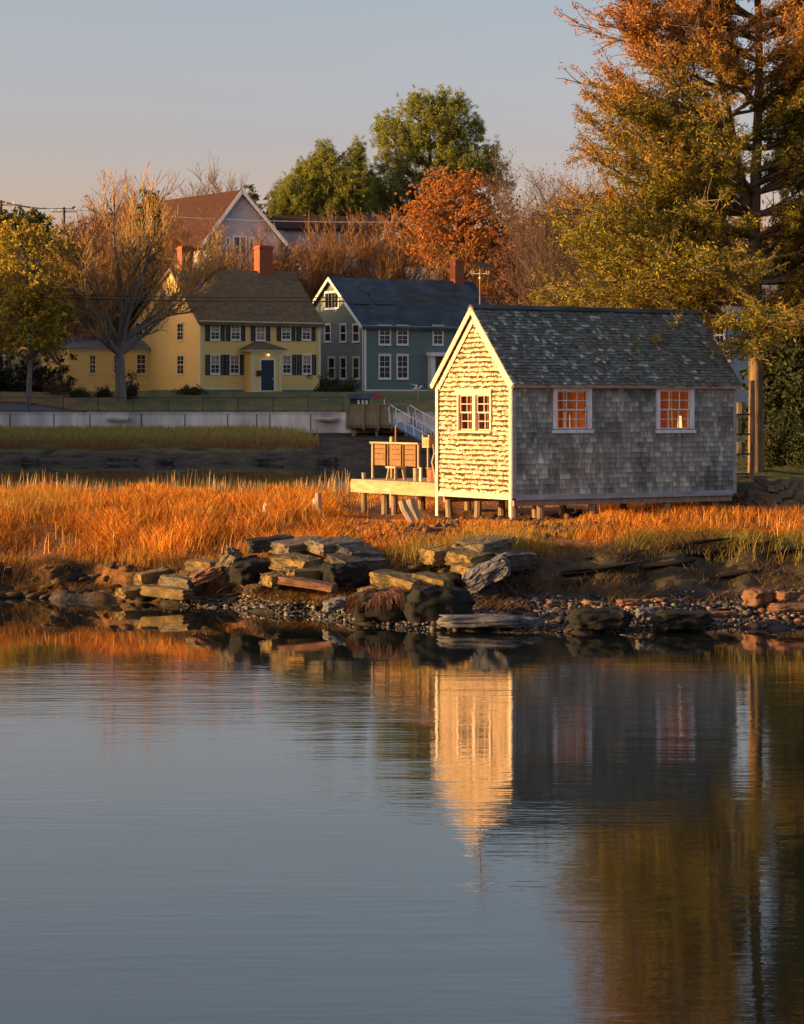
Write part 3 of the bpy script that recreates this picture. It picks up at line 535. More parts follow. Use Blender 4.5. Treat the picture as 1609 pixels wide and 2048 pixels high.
SL = [
 (370,1125,420,1143,43.2,.55,66,4,'granite_yellow','lone flat yellow-ended slab at the foot of the grass, left of the tilted block'),
 (492,1082,506,1104,43.2,1.15,40,7,'granite_dark','topmost long dark slab at the upper left of the left stone pile'),
 (540,1090,577,1112,42.6,1.3,45,8,'granite','long slab with square pinkish end, second from the top of the left pile'),
 (613,1086,646,1104,42.4,1.2,42,4,'granite','long dark slab with ragged reddish end at the right top of the left pile'),
 (542,1121,607,1142,41.8,.8,62,8,'granite_yellow','short thick slab with wide yellow end in the middle of the left pile'),
 (519,1152,543,1171,41.4,.8,48,6,'granite_yellow','small low slab with dark square yellow end, beside the black hollow'),
 (567,1141,590,1168,41.5,1.6,38,3,'granite_yellow','long low slab with chipped tall yellow end under the wide yellow one'),
 (556,1163,662,1175,40.9,.45,72,2,'redstone','thin flat reddish slab at the very bottom of the left pile'),
 (650,1118,690,1140,41.8,1.1,34,3,'granite_dark','dark slab buried low at the right side of the left pile'),
 (664,1098,700,1122,42.2,.9,30,-9,'granite_dark','blackish slab sloping down at the right end of the left pile'),
 (640,1138,664,1158,41.6,1.1,36,5,'granite_dark','dark narrow slab near the bottom right of the left pile'),
 (266,1150,283,1168,43.9,.9,44,12,'granite_yellow','narrow slab rising steeply to the right with small yellow end, far left'),
 (228,1180,251,1194,43.2,1.0,40,4,'granite_yellow','leftmost slab with small yellow end lying at the water edge'),
 (280,1178,366,1194,42.7,.5,68,0,'granite_yellow','wide mossy slab at the water edge left of the lone slab'),
 (316,1158,376,1178,43.2,.6,60,3,'granite','rough mossy slab lying on top of the wide one at the water edge'),
 (741,1156,822,1176,40.8,.8,66,4,'granite_yellow','long wide yellow-faced slab above the seaweed-covered rock'),
 (822,1157,884,1177,40.9,.8,66,3,'granite_yellow','right-hand yellow-faced slab touching the long wide one'),
 (716,1181,745,1199,40.2,.6,50,8,'granite_yellow','small yellow-ended slab poking out under the long wide slab'),
 (838,1102,866,1127,42.0,.9,36,4,'granite_yellow','dark slab with pointed yellow end between the two stone piles'),
 (905,1088,965,1108,42.2,1.5,58,8,'granite','topmost slab of the right pile with wide pinkish sunlit end'),
 (893,1111,940,1132,41.7,1.1,52,7,'granite_yellow','second slab of the right pile with broken yellow end'),
 (902,1133,934,1152,41.3,.9,48,6,'granite_yellow','third slab of the right pile, small and jagged'),
 (975,1110,1010,1135,42.0,.9,36,2,'granite_dark','dark slab behind the grey tilted block of the right pile'),
]
for a in SL: slab(*a)
for (cx_,cy_,Y,d,rot,m_,lab,nm_) in (
  (975,1147,41.0,(.72,.5,.33),(4,-24,-8),'palerock','smooth blue-grey block leaning at the right side of the right pile','granite_block'),
  (455,1130,42.5,(.26,.35,.55),(10,28,-15),'granite','upright leaning block left of the black hollow','granite_block'),
  (415,1150,42.4,(.5,.4,.18),(0,-18,10),'redstone','reddish wedge of stone below the lone yellow-ended slab','granite_block'),
  (500,1140,42.3,(.6,.5,.34),(10,-12,30),'wetrock','black shaded boulder in the hollow of the left pile','boulder'),  # black colour stands in for the shade of the recess
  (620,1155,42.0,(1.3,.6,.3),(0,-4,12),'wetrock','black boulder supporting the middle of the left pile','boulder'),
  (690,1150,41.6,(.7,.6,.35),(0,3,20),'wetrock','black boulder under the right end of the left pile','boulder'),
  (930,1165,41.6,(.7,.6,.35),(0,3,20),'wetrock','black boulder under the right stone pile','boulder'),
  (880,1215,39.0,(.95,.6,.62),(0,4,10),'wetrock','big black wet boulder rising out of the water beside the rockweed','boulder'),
  (960,1242,38.2,(1.15,.6,.17),(0,0,4),'palerock','long low pale boulder awash at the water edge','boulder'),
  (1200,1238,37.9,(.85,.6,.30),(0,0,0),'wetrock','rounded black boulder at the water edge right of the pale one','boulder'),
  (1365,1240,38.1,(.8,.6,.26),(0,0,10),'wetrock','low blue-black boulder at the water edge, middle of the right shore','boulder'),
  (1520,1195,40.2,(.45,.4,.26),(0,0,25),'redstone','squarish reddish rock with sunlit left side on the right shore','boulder'),
  (1575,1192,40.0,(.3,.3,.14),(0,0,25),'redstone','small reddish stone at the right margin of the shore','boulder'),
  (672,1208,40.0,(.38,.35,.16),(0,-15,10),'palerock','pale pointed wedge of rock on the pebbles left of the rockweed','boulder'),
  (1055,1243,38.3,(.4,.3,.12),(0,0,10),'palerock','small bluish rock touching the right tip of the pale awash boulder','boulder'),
  (1260,1205,39.5,(.35,.25,.1),(0,0,10),'redstone','flat reddish stone above the rounded black boulder','boulder'),
  (1440,1228,38.6,(.5,.25,.08),(0,0,5),'redstone','thin flat reddish stone near the water, right shore','boulder'),
  (1290,1225,38.6,(.25,.25,.14),(0,0,5),'palerock','small grey stone between the two black boulders on the right shore','boulder'),
  (1600,1215,39.2,(.9,.35,.12),(0,0,5),'redstone','long flat reddish rock running out at the right shore margin','boulder')):
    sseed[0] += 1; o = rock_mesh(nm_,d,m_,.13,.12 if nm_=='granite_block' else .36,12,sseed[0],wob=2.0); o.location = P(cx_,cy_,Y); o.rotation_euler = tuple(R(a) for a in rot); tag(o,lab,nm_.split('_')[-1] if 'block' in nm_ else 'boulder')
# rubble: individual loose stones scattered on the bank under the slabs and boathouse
def scatter_px(n, pa, pb, ya, yb):
    return [(random.uniform(pa,pb), random.uniform(ya,yb)) for _ in range(n)]
# pebbles beach as one countless mass
def pebbles(name, n, pxr, tr, size, cols, label):
    V=[];Fq=[];C=[]
    for i in range(n):
        px = random.uniform(*pxr); ysh = float(np.interp(px,_px,_sh)); y1 = float(np.interp(px,_px1,_y1)); Y = ysh+(y1-ysh)*random.uniform(*tr); X = XP(px,Y)
        s_ = size*random.choice((.5,.7,.8,1,1,1.6)); a=s_*random.uniform(.7,1.5); b_=s_*random.uniform(.6,1); c=s_*random.uniform(.35,.7); z_ = G(X,Y)+.03+.1*nz(X,Y,0,.9)+.1*nz(X*.35+9,Y*2.2,3); rz_=random.random()*3
        k=len(V); col=np.array(random.choice(cols))*random.uniform(.6,1.4)
        ring=[]
        for lv,(h,r_) in enumerate(((-.6,.75),(.25,1),(.85,.6))):
            for j in range(6):
                t_=j*math.pi/3+lv*.3; jx=random.uniform(.8,1.15); lx=math.cos(t_)*a*r_*jx; ly=math.sin(t_)*b_*r_*jx
                V.append((X+lx*math.cos(rz_)-ly*math.sin(rz_),Y+lx*math.sin(rz_)+ly*math.cos(rz_),z_+h*c)); C.append(col)
        for lv in range(2):
            for j in range(6): Fq.append((k+lv*6+j,k+lv*6+(j+1)%6,k+lv*6+6+(j+1)%6,k+lv*6+6+j))
        Fq.append((k+12,k+13,k+14,k+15)); Fq.append((k+15,k+16,k+17,k+12))
    return tag(npmesh(name,V,Fq,C,'weed'),label,'pebbles',kind='stuff')
pebbles('pebbles',5200,(330,1650),(-.02,.62),.035,[(.035,.035,.04),(.06,.055,.05),(.025,.025,.03),(.09,.08,.07),(.10,.055,.035),(.16,.15,.14)],'grey and brown pebbles covering the shore at the water edge')
pebbles('stone_chips',380,(1000,1650),(.0,.5),.06,[(.17,.075,.04),(.10,.09,.08),(.04,.04,.045),(.24,.12,.06)],'reddish stone chips strewn over the right shore')
pebbles('rubble',420,(700,1215),(1.5,3.2),.075,[(.14,.06,.035),(.07,.06,.05),(.035,.03,.03),(.10,.06,.04)],'reddish brown rubble lying on the ground beneath the boathouse and deck')
# peat and mud clods along the bank, left
V=[];
def clods(name, n, pxr, tr, size, m_, label, flat=.5):
    V=[];Fq=[];C=[]
    for i in range(n):
        px=random.uniform(*pxr); ysh=float(np.interp(px,_px,_sh)); y1=float(np.interp(px,_px1,_y1)); Y=ysh+(y1-ysh)*random.uniform(*tr); X=XP(px,Y); z_=G(X,Y)+.02
        a=size*random.uniform(.6,2.2)*(1.9 if px>1060 else 1); b_=size*random.uniform(.4,.9); c=size*random.uniform(.3,.8)*flat*(.9 if px>1060 else 1.6); rz_=random.uniform(-.2,1.0)*(.15 if px>1060 else 1); k=len(V); nn=9
        col=(.30 if px>1000 else .75)*np.array(random.choice(((.075,.045,.022),(.045,.03,.018),(.10,.055,.022),(.03,.026,.02),(.05,.045,.02))))
        for lv,(h,r_) in enumerate(((-.7,.9),(0,1.05),(.6,.85),(.9,.4))):
            for j in range(nn):
                t_=j*2*math.pi/nn; jx=1+.8*nz(math.cos(t_)*2+i,math.sin(t_)*2,lv*.8); lx=math.cos(t_)*a*r_*jx; ly=math.sin(t_)*b_*r_*jx
                V.append((X+lx*math.cos(rz_)-ly*math.sin(rz_),Y+lx*math.sin(rz_)+ly*math.cos(rz_),z_+h*c+.1*c*random.random()+lx*.12)); C.append(col*random.uniform(.8,1.2))
        for lv in range(3):
            for j in range(nn): Fq.append((k+lv*nn+j,k+lv*nn+(j+1)%nn,k+(lv+1)*nn+(j+1)%nn,k+(lv+1)*nn+j))
        for j in range(0,nn-2,2): Fq.append((k+27,k+27+j+1,k+27+j+2,k+27+min(j+3,8)))
    return tag(npmesh(name,V,Fq,C,'weed'),label,'mud clods',kind='stuff')
clods('peat_clods',120,(-60,470),(.15,.95),.12,'weed','brown peat clods slumped along the left edge of the marsh')
clods('peat_clods',12,(1100,1650),(.5,.95),.22,'weed','dark turf ledges slumped below the right grass edge')
clods('peat_clods',90,(680,1060),(.3,1.1),.10,'weed','brown turf clods between the stone slabs')
# rockweed hanging from the low rock
rb = P(775,1215,39.3); rw = tag(rock_mesh('seaweed_rock',(1.0,.6,.42),'wetrock',.2,.35,8,77),'low rock draped in orange-brown rockweed at the waterline','rock'); rw.location = rb
V=[];Fq=[];C=[]
for i in range(900):
    a=random.uniform(0,2*math.pi); r_=random.uniform(.0,1); x=math.cos(a)*r_*.5-.03; y_=math.sin(a)*r_*.34-.03; z0=.26*math.sqrt(max(0,1-r_*r_*.8))*(1+.5*nz(x*5,y_*5)); k=len(V); L_=random.uniform(.05,.17); w_=random.uniform(.010,.024)
    dx,dy=math.cos(a)*.12+random.uniform(-.06,.06),math.sin(a)*.1-.04; col=np.array((.34,.14,.05))*random.uniform(.4,1.3)
    for s_ in range(4): f_=s_/3; xx=x+dx*f_+random.uniform(-.01,.01); V+= [(xx-w_*(1-f_*.5),y_+dy*f_,z0-L_*f_*f_*1.4+.02),(xx+w_*(1-f_*.5),y_+dy*f_+.01,z0-L_*f_*f_*1.4+.02)]; C+=[col,col]
    for s_ in range(3): Fq.append((k+2*s_,k+2*s_+1,k+2*s_+3,k+2*s_+2))
npmesh('rockweed',V,Fq,C,'weed',rw)
# dry stone wall at the right
dw = empty('stone_wall',P(1540,1010,54),0,'low dry stone wall of rough dark stones right of the boathouse','stone wall')
q = MB(); wl = dw.location
for i in range(260):
    px=random.uniform(1466,1700); Y=54+(px-1466)*-.003+random.uniform(0,.7); f_=random.random(); top=1.85-.0*(px-1466); z_=1.15+f_*.62*min(1,.35+(px-1466)/90); p=Vector((XP(px,Y),Y-.5*(1-f_),z_))-wl
    s_=random.uniform(.07,.17); n0=len(q.v); rx=Euler((random.uniform(-.4,.4),random.uniform(-.5,.5),random.random()*3)).to_matrix()
    pts=[rx@Vector((sx_*s_*random.uniform(.8,1.4),sy_*s_*random.uniform(.7,1.1),sz_*s_*random.uniform(.4,.7)))+p for sz_ in (-1,1) for sx_,sy_ in ((-1,-1),(1,-1),(1,1),(-1,1))]
    q.v+=[tuple(v) for v in pts]; q.f+=[(n0,n0+3,n0+2,n0+1),(n0+4,n0+5,n0+6,n0+7),(n0,n0+1,n0+5,n0+4),(n0+1,n0+2,n0+6,n0+5),(n0+2,n0+3,n0+7,n0+6),(n0+3,n0,n0+4,n0+7)]
q.build('stones','granite',dw)

# ------------------------------------------------------------------ grass
def blades(name, X, Y, H, Wd, lean, C1, label, zoff=-.02, tipcol=None):
    n=len(X); Z=gz(X,Y)+zoff; a=rng.uniform(0,2*np.pi,n); lx=np.cos(a)*lean*H+.02; ly=np.sin(a)*lean*H; b_=rng.normal(0,.7,n); ux=np.cos(b_)*Wd/2; uy=np.sin(b_)*Wd/2
    V=np.zeros((n,6,3)); 
    for k,(h,w_,ll) in enumerate(((0,1,0),(.55,.75,.35),(1,.12,1))):
        V[:,2*k,0]=X-ux*w_+lx*ll; V[:,2*k+1,0]=X+ux*w_+lx*ll; V[:,2*k,1]=Y-uy*w_+ly*ll; V[:,2*k+1,1]=Y+uy*w_+ly*ll; V[:,2*k,2]=V[:,2*k+1,2]=Z+H*h*(1-.12*ll)
    i=np.arange(n)[:,None]*6; Fq=np.concatenate([i+[0,1,3,2],i+[2,3,5,4]],0); C=np.repeat(C1[:,None,:],6,1)
    if tipcol is not None: C[:,4:]=tipcol
    return tag(npmesh(name,V.reshape(-1,3),Fq,C.reshape(-1,3),'grass'),label,'grass',kind='stuff')
def pal(n, cols, wts, var=.25):
    c=np.array(cols)[rng.choice(len(cols),n,p=np.array(wts)/sum(wts))]; return c*rng.uniform(1-var,1+var,(n,1))
def keep_out(X,Y,marg=.0):
    dx=X-SH.X; dy=Y-SH.Y; c,s_=math.cos(SH.rot),math.sin(SH.rot); lx=dx*c+dy*s_; ly=-dx*s_+dy*c
    return ~(((lx>-.4-marg)&(lx<ln-.6)&(ly>-.25-marg)&(ly<dy1+.1))|((lx>-.5)&(lx<2.9)&(ly>-1.1)&(ly<1)))
N_=150000; px=rng.uniform(-60,1670,N_); y1=np.interp(px,_px1,_y1); iy=rng.uniform(0,1,N_)**.9; Ya=y1-.25+rng.normal(0,.12,N_)-.75*sstep(1060,1200,px)*rng.uniform(0,1,N_)**.6; inv=1/Ya+(1/69.5-1/Ya)*iy; Y=1/inv; X=(px-CX)/F*Y
dens=np.array([mnoise.noise((x*.8,y*.5,1)) for x,y in zip(X,Y)]); big=np.array([mnoise.noise((x*.3,y*.18,5)) for x,y in zip(X,Y)])
k=(dens+rng.uniform(-.5,.5,N_)>-.18)&keep_out(X,Y)&~((px>1440)&(Y>52.8)); X,Y,px,dens,big,y1=X[k],Y[k],px[k],dens[k],big[k],y1[k]; n=len(X)
H=rng.uniform(.10,.30,n)*(1+1.5*dens)*(1+.5*big)*(1+.5*sstep(0,2.5,Y-y1)); H=np.clip(H,.07,.55); H*=1-.68*sstep(640,700,px)*sstep(1230,1130,px)*sstep(43.6,45.2,Y); H*=1-.4*sstep(56,66,Y); H*=np.where((px>1180)&(Y>45.5),.72,1)
C1=pal(n,[(.50,.155,.010),(.60,.24,.022),(.28,.075,.008),(.58,.34,.05),(.13,.04,.008)],[4,3,3,1.4,2.6]); gr=(np.clip(sstep(.05,.45,big)*.5+sstep(1.3,.2,Y-y1)*.45*(1+2*sstep(1050,1300,px)),0,1))[:,None]; C1=C1*(1-gr)+np.array([.17,.13,.025])*gr
C1=C1*(1+.9*dens+.5*big)[:,None]
blades('marsh_grass',X,Y,H,rng.uniform(.009,.02,n),.30+.5*np.clip(-big*2,0,1),C1,'rust orange marsh grass covering the low island')
# tall cordgrass stalks
N_=5200; px=rng.uniform(-40,1650,N_); iy=rng.uniform(0,1,N_); Ya=np.interp(px,_px1,_y1)+.5; Y=1/(1/Ya+(1/69-1/Ya)*iy**.8); X=(px-CX)/F*Y; k=keep_out(X,Y,.2)&(np.array([mnoise.noise((x*.6,y*.4,8)) for x,y in zip(X,Y)])+rng.uniform(-.4,.4,N_)>-.05)&~((px>1450)&(Y>52.5))&~((px>650)&(px<1200)&(Y<53)); X,Y,px=X[k],Y[k],px[k]; n=len(X)
blades('tall_cordgrass',X,Y,rng.uniform(.30,.62,n)*np.where(px>1100,.82,.85),np.full(n,.016),.12,pal(n,[(.58,.33,.10),(.50,.22,.05),(.42,.15,.03)],[2,2,2]),'pale tall cordgrass stalks standing above the orange marsh grass')
n=520; px=rng.uniform(-30,700,n); Y=rng.uniform(66,69,n); X=(px-CX)/F*Y
blades('tall_cordgrass',X,Y,rng.uniform(.3,.85,n)*(.75+.25*np.sin(px*.02)),np.full(n,.022),.1,pal(n,[(.50,.36,.16),(.40,.24,.09)],[2,2]),'sparse tall stalks along the far rim of the marsh')
N_=16000; px=rng.uniform(-40,1650,N_); ysh=np.interp(px,_px,_sh); y1=np.interp(px,_px1,_y1); Y=ysh+(y1-ysh)*rng.uniform(.25,1.1,N_)**.7; X=(px-CX)/F*Y; k=(np.array([mnoise.noise((x*1.2,y*1.5,4)) for x,y in zip(X,Y)])+rng.uniform(-.3,.3,N_)-.25*(px>1050)>-.05); X,Y=X[k],Y[k]
blades('fallen_straw',X,Y,rng.uniform(.08,.22,len(X)),np.full(len(X),.012),1.3,pal(len(X),[(.22,.10,.035),(.13,.07,.03),(.09,.08,.025)],[1,1,1]),'flattened dead straw and turf along the crumbling bank edge',zoff=.03)
# far shore grass below the concrete wall
N_=26000; px=rng.uniform(-40,640,N_); Y=rng.uniform(155,164.9,N_); X=(px-CX)/F*Y; k=rng.random(N_)>sstep(520,660,px+6*(Y-160))*.97; X,Y,px=X[k],Y[k],px[k]; n=len(X)
lo=sstep(160,155.5,Y)[:,None]; C1=pal(n,[(.36,.31,.07),(.26,.24,.05),(.42,.34,.11)],[1,1,1])*(1-lo)+pal(n,[(.24,.13,.05)],[1])*lo
blades('shore_grass',X,Y,rng.uniform(.2,.75,n)*(1-.5*sstep(160,155,Y)),np.full(n,.05),.25,C1,'yellow-green grass band at the foot of the concrete wall')

# ------------------------------------------------------------------ concrete wall, fence, ledges
Yw=165
cw=MB(); cw.box(-60,XP(905,Yw),Yw,Yw+.28,1.0,ZP(827,Yw)); o=tag(cw.build('retaining_wall','concrete'),'long pale concrete retaining wall below the lawn','wall')
q=MB(); 
for px in (-60,20,108,180,283,370,455,514,540,622,760,830): x=XP(px,Yw); q.box(x-.03,x+.03,Yw-.012,Yw+.01,1.2,ZP(828.5,Yw))
q.build('joint','metal_dark',o)
cp=MB(); cp.box(-60.1,XP(905,Yw)+.05,Yw-.06,Yw+.34,ZP(827,Yw)+.003,ZP(827,Yw)+.07); cp.build('coping','concrete',o)
for (a,b_) in ((212,258),(632,678)):
    q=MB(); x0,x1=XP(a,Yw),XP(b_,Yw); z0=ZP(838,Yw); q.box(x0,x1,Yw-.45,Yw-.065,z0,z0+.12); q.box(x0+.1,x1-.1,Yw-.38,Yw-.065,z0-.1,z0-.003); tag(q.build('wall_ledge','concrete'),'projecting concrete ledge near the bare trunk' if a<300 else 'projecting concrete ledge next to the wooden pier','ledge','ledges on the concrete wall')
fe=empty('metal_fence',(0,Yw+.15,ZP(827,Yw)+.07),0,'thin dark metal railing along the top of the concrete wall','fence')
q=MB(); ht=1.0; q.bar((-40,0,ht),(XP(690,Yw),0,ht),.035); q.bar((-40,0,.12),(XP(690,Yw),0,.12),.03); q.build('rail','metal_dark',fe)
for k in range(16): x=-30+k*1.85+.6; 
for px in range(-40,700,70): q=MB(); x=XP(px+26,Yw); q.bar((x,0,0),(x,0,ht),.05); q.build('post','metal_dark',fe)
q=MB()
for k in range(230): x=-27+k*.105*1.0; q.bar((x,0,.12),(x,0,ht),.006)
q.build('pickets','metal_dark',fe)
# driveway & kerb at far left
q=MB(); zz=lambda px,Y:G(XP(px,Y),Y)+.05
q.quad((XP(-200,167),167,zz(-200,167)),(XP(165,167),167,zz(165,167)),(XP(60,173.5),173.5,zz(60,173.5)),(XP(-200,176),176,zz(-200,176))); tag(q.build('driveway','asphalt'),kind='structure')
q=MB(); 
pts=[(170,167.2),(120,170),(60,173.6),(-60,175.5),(-200,176.3)]
for (a,ya_),(b_,yb_) in zip(pts[:-1],pts[1:]): q.bar((XP(a,ya_),ya_,zz(a,ya_)+.03),(XP(b_,yb_),yb_,zz(b_,yb_)+.03),.3,.16)
tag(q.build('kerb','brickdark'),kind='structure')

# ------------------------------------------------------------------ yellow house
YH=Bld('yellow_house',400,779,185,R(32),'two-storey yellow clapboard house with dark shutters and brown shingle roof','house')
r_=YH.root; L=YH.u('F',641); Wg=YH.u('G',258); eh=YH.zz('F',0,640); ry=YH.u('G',345); rz=YH.zz('G',ry,538); be=eh
m=MB(); m.prism([(0,0),(0,eh),(ry,rz-.12),(Wg,eh-.3),(Wg,0)],0,L); m.build('wall','yellow',r_)
s1=(rz-eh)/ry; s2=(rz-eh+.3)/(Wg-ry)
roof_mesh([(-.3,eh-.3*s1+.1),(ry,rz+.1),(Wg+.3,eh-.3-.3*s2+.1)],-.25,L+.25,.2).build('roof','yroof',r_)
YH.board('foundation','F',.0,L,-.62,-.003,-.1,.06,'fieldstone'); YH.board('foundation','G',0.,Wg,-.5,-.003,-.1,.05,'fieldstone')
YH.board('cornice','F',-.1,L+.1,eh-.22,eh-.02,.003,.22,'yellowtrim'); YH.board('corner_board','F',L-.22,L,-.62,eh-.23,.003,.06,'yellowtrim'); YH.board('corner_board','F',0,.2,0,eh-.23,.003,.05,'yellowtrim'); YH.board('sill_board','F',.2,L-.22,0,.14,.003,.05,'yellowtrim')
for px0 in ((423,452.5,True),):
    pass
up=[(420,648,440,680,.5),(461,648,481,680,.45),(511,648,531,681,.05),(562,648,582,680,.5),(603,648,622,680,.5)]
dn=[(420,709,440,748,.55),(459,709,479,748,.6),(564,709,583,748,.45),(604,709,623,748,.5)]
for a in up+dn: YH.window('F',a[:4],blind=a[4],cols=2,rows=4,fw=.09)
for s_ in ((411,420),(441,449),(452,460),(482,490),(502,510.5),(531.5,540),(554,562),(582.5,590),(593,602),(623,631)): YH.shutter('F',(s_[0],647,s_[1],682))
for s_ in ((411,420),(441,449.5),(450,458),(480,489),(583.5,592),(594,603),(624,632)): YH.shutter('F',(s_[0],709,s_[1],750))
for a in ((355,646,368,681),(355,710,369,749),(272,645,287,680),(320,585,332,612)): YH.window('G',a,cols=2,rows=4,trim='yellowtrim',fw=.08)
for (px_,a,b_) in ((344,.0,0),(527,0,0)):
    pass
def chimney(B,x,y_,z0,z1,w,d,parent,mm='brick'):
    q=MB(); q.box(x-w/2,x+w/2,y_-d/2,y_+d/2,z0,z1-.25); q.box(x-w/2-.06,x+w/2+.06,y_-d/2-.06,y_+d/2+.06,z1-.25,z1-.12); q.box(x-w/2,x+w/2,y_-d/2,y_+d/2,z1-.12,z1)
    q.box(x-w/2+.12,x+w/2-.12,y_-d/2+.12,y_+d/2-.12,z1,z1+.03); q.build('chimney',mm,parent)
chimney(YH,YH.u('F',345,ry)+1.1,ry,rz-.5,YH.zz('F',1,493,ry),1.0,.8,r_); chimney(YH,YH.u('F',527,ry),ry,rz-.5,YH.zz('F',6,490,ry),1.15,.9,r_)
# portico
a0,a1,pz0,pz1=YH.rect('F',(504,698,562,787)); pd=1.3
a0,a1=YH.u('F',504,-pd),YH.u('F',563,-pd); pz0=YH.zz('F',5,786,-pd); pz1=YH.zz('F',5,703,-pd)
dx0,dx1=YH.u('F',522,-pd),YH.u('F',548,-pd); dzt=YH.zz('F',5,720,-pd)
q=MB(); q.box(a0,dx0-.12,-pd,-.0,pz0,pz1); q.box(dx1+.12,a1,-pd,-.0,pz0,pz1); q.box(dx0-.12,dx1+.12,-pd,0,dzt+.1,pz1); q.build('porch_wall','yellow',r_)
q=MB(); q.box(a0-.03,a0+.22,-pd-.05,-pd-.002,pz0,pz1-.2); q.box(a1-.22,a1+.03,-pd-.05,-pd-.002,pz0,pz1-.2); q.box(a0-.35,a1+.35,-pd-.25,.0,pz1+.003,pz1+.16); q.box(a0-.05,a1+.05,-pd-.08,-pd-.003,pz1-.2,pz1); q.box(a0-.03,a1+.03,-pd-.06,-pd-.003,pz0-.02,pz0+.2); q.build('porch_trim','yellowtrim',r_)
q=MB(); k_=len(q.v); cxm=(a0+a1)/2; zt=pz1+.16; q.v+=[(a0-.45,-pd-.35,zt),(a1+.45,-pd-.35,zt),(a1+.45,0,zt),(a0-.45,0,zt),(cxm-.3,-.3,zt+.62),(cxm+.3,-.3,zt+.62),(cxm+.3,0,zt+.62),(cxm-.3,0,zt+.62)]; q.f+=[(0,1,5,4),(1,2,6,5),(2,3,7,6),(3,0,4,7),(4,5,6,7),(0,3,2,1)]; q.build('porch_roof','yroof',r_)
q=MB(); q.box(dx0-.12,dx0,-pd-.04,-pd+.1,pz0,dzt); q.box(dx1,dx1+.12,-pd-.04,-pd+.1,pz0,dzt); q.box(dx0-.12,dx1+.12,-pd-.04,-pd+.1,dzt,dzt+.1); q.build('door_frame','white',r_)
q=MB(); q.box(dx0,dx1,-pd+.02,-pd+.08,pz0+.2,dzt)
for c_ in range(2):
    for rr in range(3): xa=dx0+.12+c_*(dx1-dx0-.12)/2; q.box(xa,xa+(dx1-dx0)/2-.2,-pd+.01,-pd+.02,pz0+.35+rr*.62,pz0+.85+rr*.62)
dd=q.build('door','shutter',r_); q=MB(); q.box(dx1-.14,dx1-.08,-pd-.03,-pd+.01,pz0+1.0,pz0+1.1); q.build('handle','yellowtrim',dd)
q=MB(); xl=(dx0+dx1)/2; q.tube([(xl,-pd-.18,pz1-.33),(xl,-pd-.18,pz1-.15)],[.09,.07],8); lm=q.build('porch_lamp','lamp',r_)
q=MB(); q.box(xl-.1,xl+.1,-pd-.28,-pd-.05,pz1-.14,pz1-.10); q.build('lamp_cap','metal_dark',lm)
q=MB(); mx_=YH.u('F',517,-pd); q.box(mx_-.16,mx_+.16,-pd-.2,-pd-.003,YH.zz('F',5,752,-pd),YH.zz('F',5,741,-pd)); q.build('mailbox','metal_dark',r_)
# brick steps
st=empty('brick_steps',to_w:=(Matrix.Translation((YH.X,YH.Y,YH.z))@Matrix.Rotation(YH.rot,4,'Z')@Vector(((a0+a1)/2,-pd-.1,pz0))),YH.rot,'worn red brick steps leading down from the yellow house door','steps')
q=MB()
for k in range(7): q.box(-1.0,1.2,-.36*(k+1),-.36*k,-2.0,-.17*k-.02)
q.build('treads','brickdark',st)
# low wing
WG=Bld('w',300,776,185,R(32),'x','x'); bpy.data.objects.remove(WG.root)
off=YH.u('G',300); xl=YH.u('F',137,off); wz=YH.zz('F',-4,697,off); wd=5.0; zb=YH.zz('F',xl/2,777,off)
q=MB(); q.box(xl,-.003,off,off+wd,-.3,wz); q.build('wing_wall','yellow',r_)
q=MB(); q.v+=[(xl-.3,off-.3,wz),(-.003,off-.3,wz),(-.003,off+wd,wz),(xl-.3,off+wd,wz),(xl+1.8,off+1.8,wz+1.0),(-.003,off+1.8,wz+1.0),(-.003,off+wd-1,wz+1.0),(xl+1.8,off+wd-1,wz+1.0)]; q.f+=[(0,1,5,4),(1,2,6,5),(2,3,7,6),(3,0,4,7),(4,5,6,7),(0,3,2,1)]; q.build('wing_roof',mat('wing_roof',(.16,.16,.18),.8,.3,2),r_)
q=MB(); q.box(xl-.2,-.005,off-.12,off-.003,wz-.16,wz-.004); q.build('wing_cornice','yellowtrim',r_)
for a in ((178,709,192,748),(226,709,241,748)): YH.window('F',a,trim='yellowtrim',off=off,cols=2,rows=4,fw=.08)
YH.window('F',(272,708,292,748),trim='yellowtrim',off=off,cols=2,rows=4,fw=.08)

# ------------------------------------------------------------------ green house
GH=Bld('green_house',728,782,195,R(32),'two-storey dark green clapboard house with white trim and dark roof','house')
r_=GH.root; L=GH.u('F',1010); ry=GH.u('G',664); Wg=GH.u('G',628); eh=GH.zz('F',0,650); rz=GH.zz('G',ry,556); le=GH.zz('G',Wg,612)
m=MB(); m.prism([(0,0),(0,eh),(ry,rz-.12),(Wg,le-.1),(Wg,0)],0,L); m.build('wall','green',r_)
s1=(rz-eh)/ry; s2=(rz-le)/(Wg-ry)
roof_mesh([(-.3,eh-.3*s1+.08),(ry,rz+.08),(Wg+.35,le-.35*s2+.08)],-.3,L+.2,.16).build('roof','groof',r_)
for (x0,x1) in ((700,745),(756,790)):
    q=MB(); A=Vector((0,1,s1)).normalized(); Nn=Vector((0,-s1,1)).normalized(); u0,u1=GH.u('F',x0,1.8),GH.u('F',x1,1.8); q.obox(Vector((0,-.3,eh-.3*s1+.08)),X_,A,Nn,u0,u1,3.0,4.6,.004,.07); q.build('skylight','darkglass',r_)
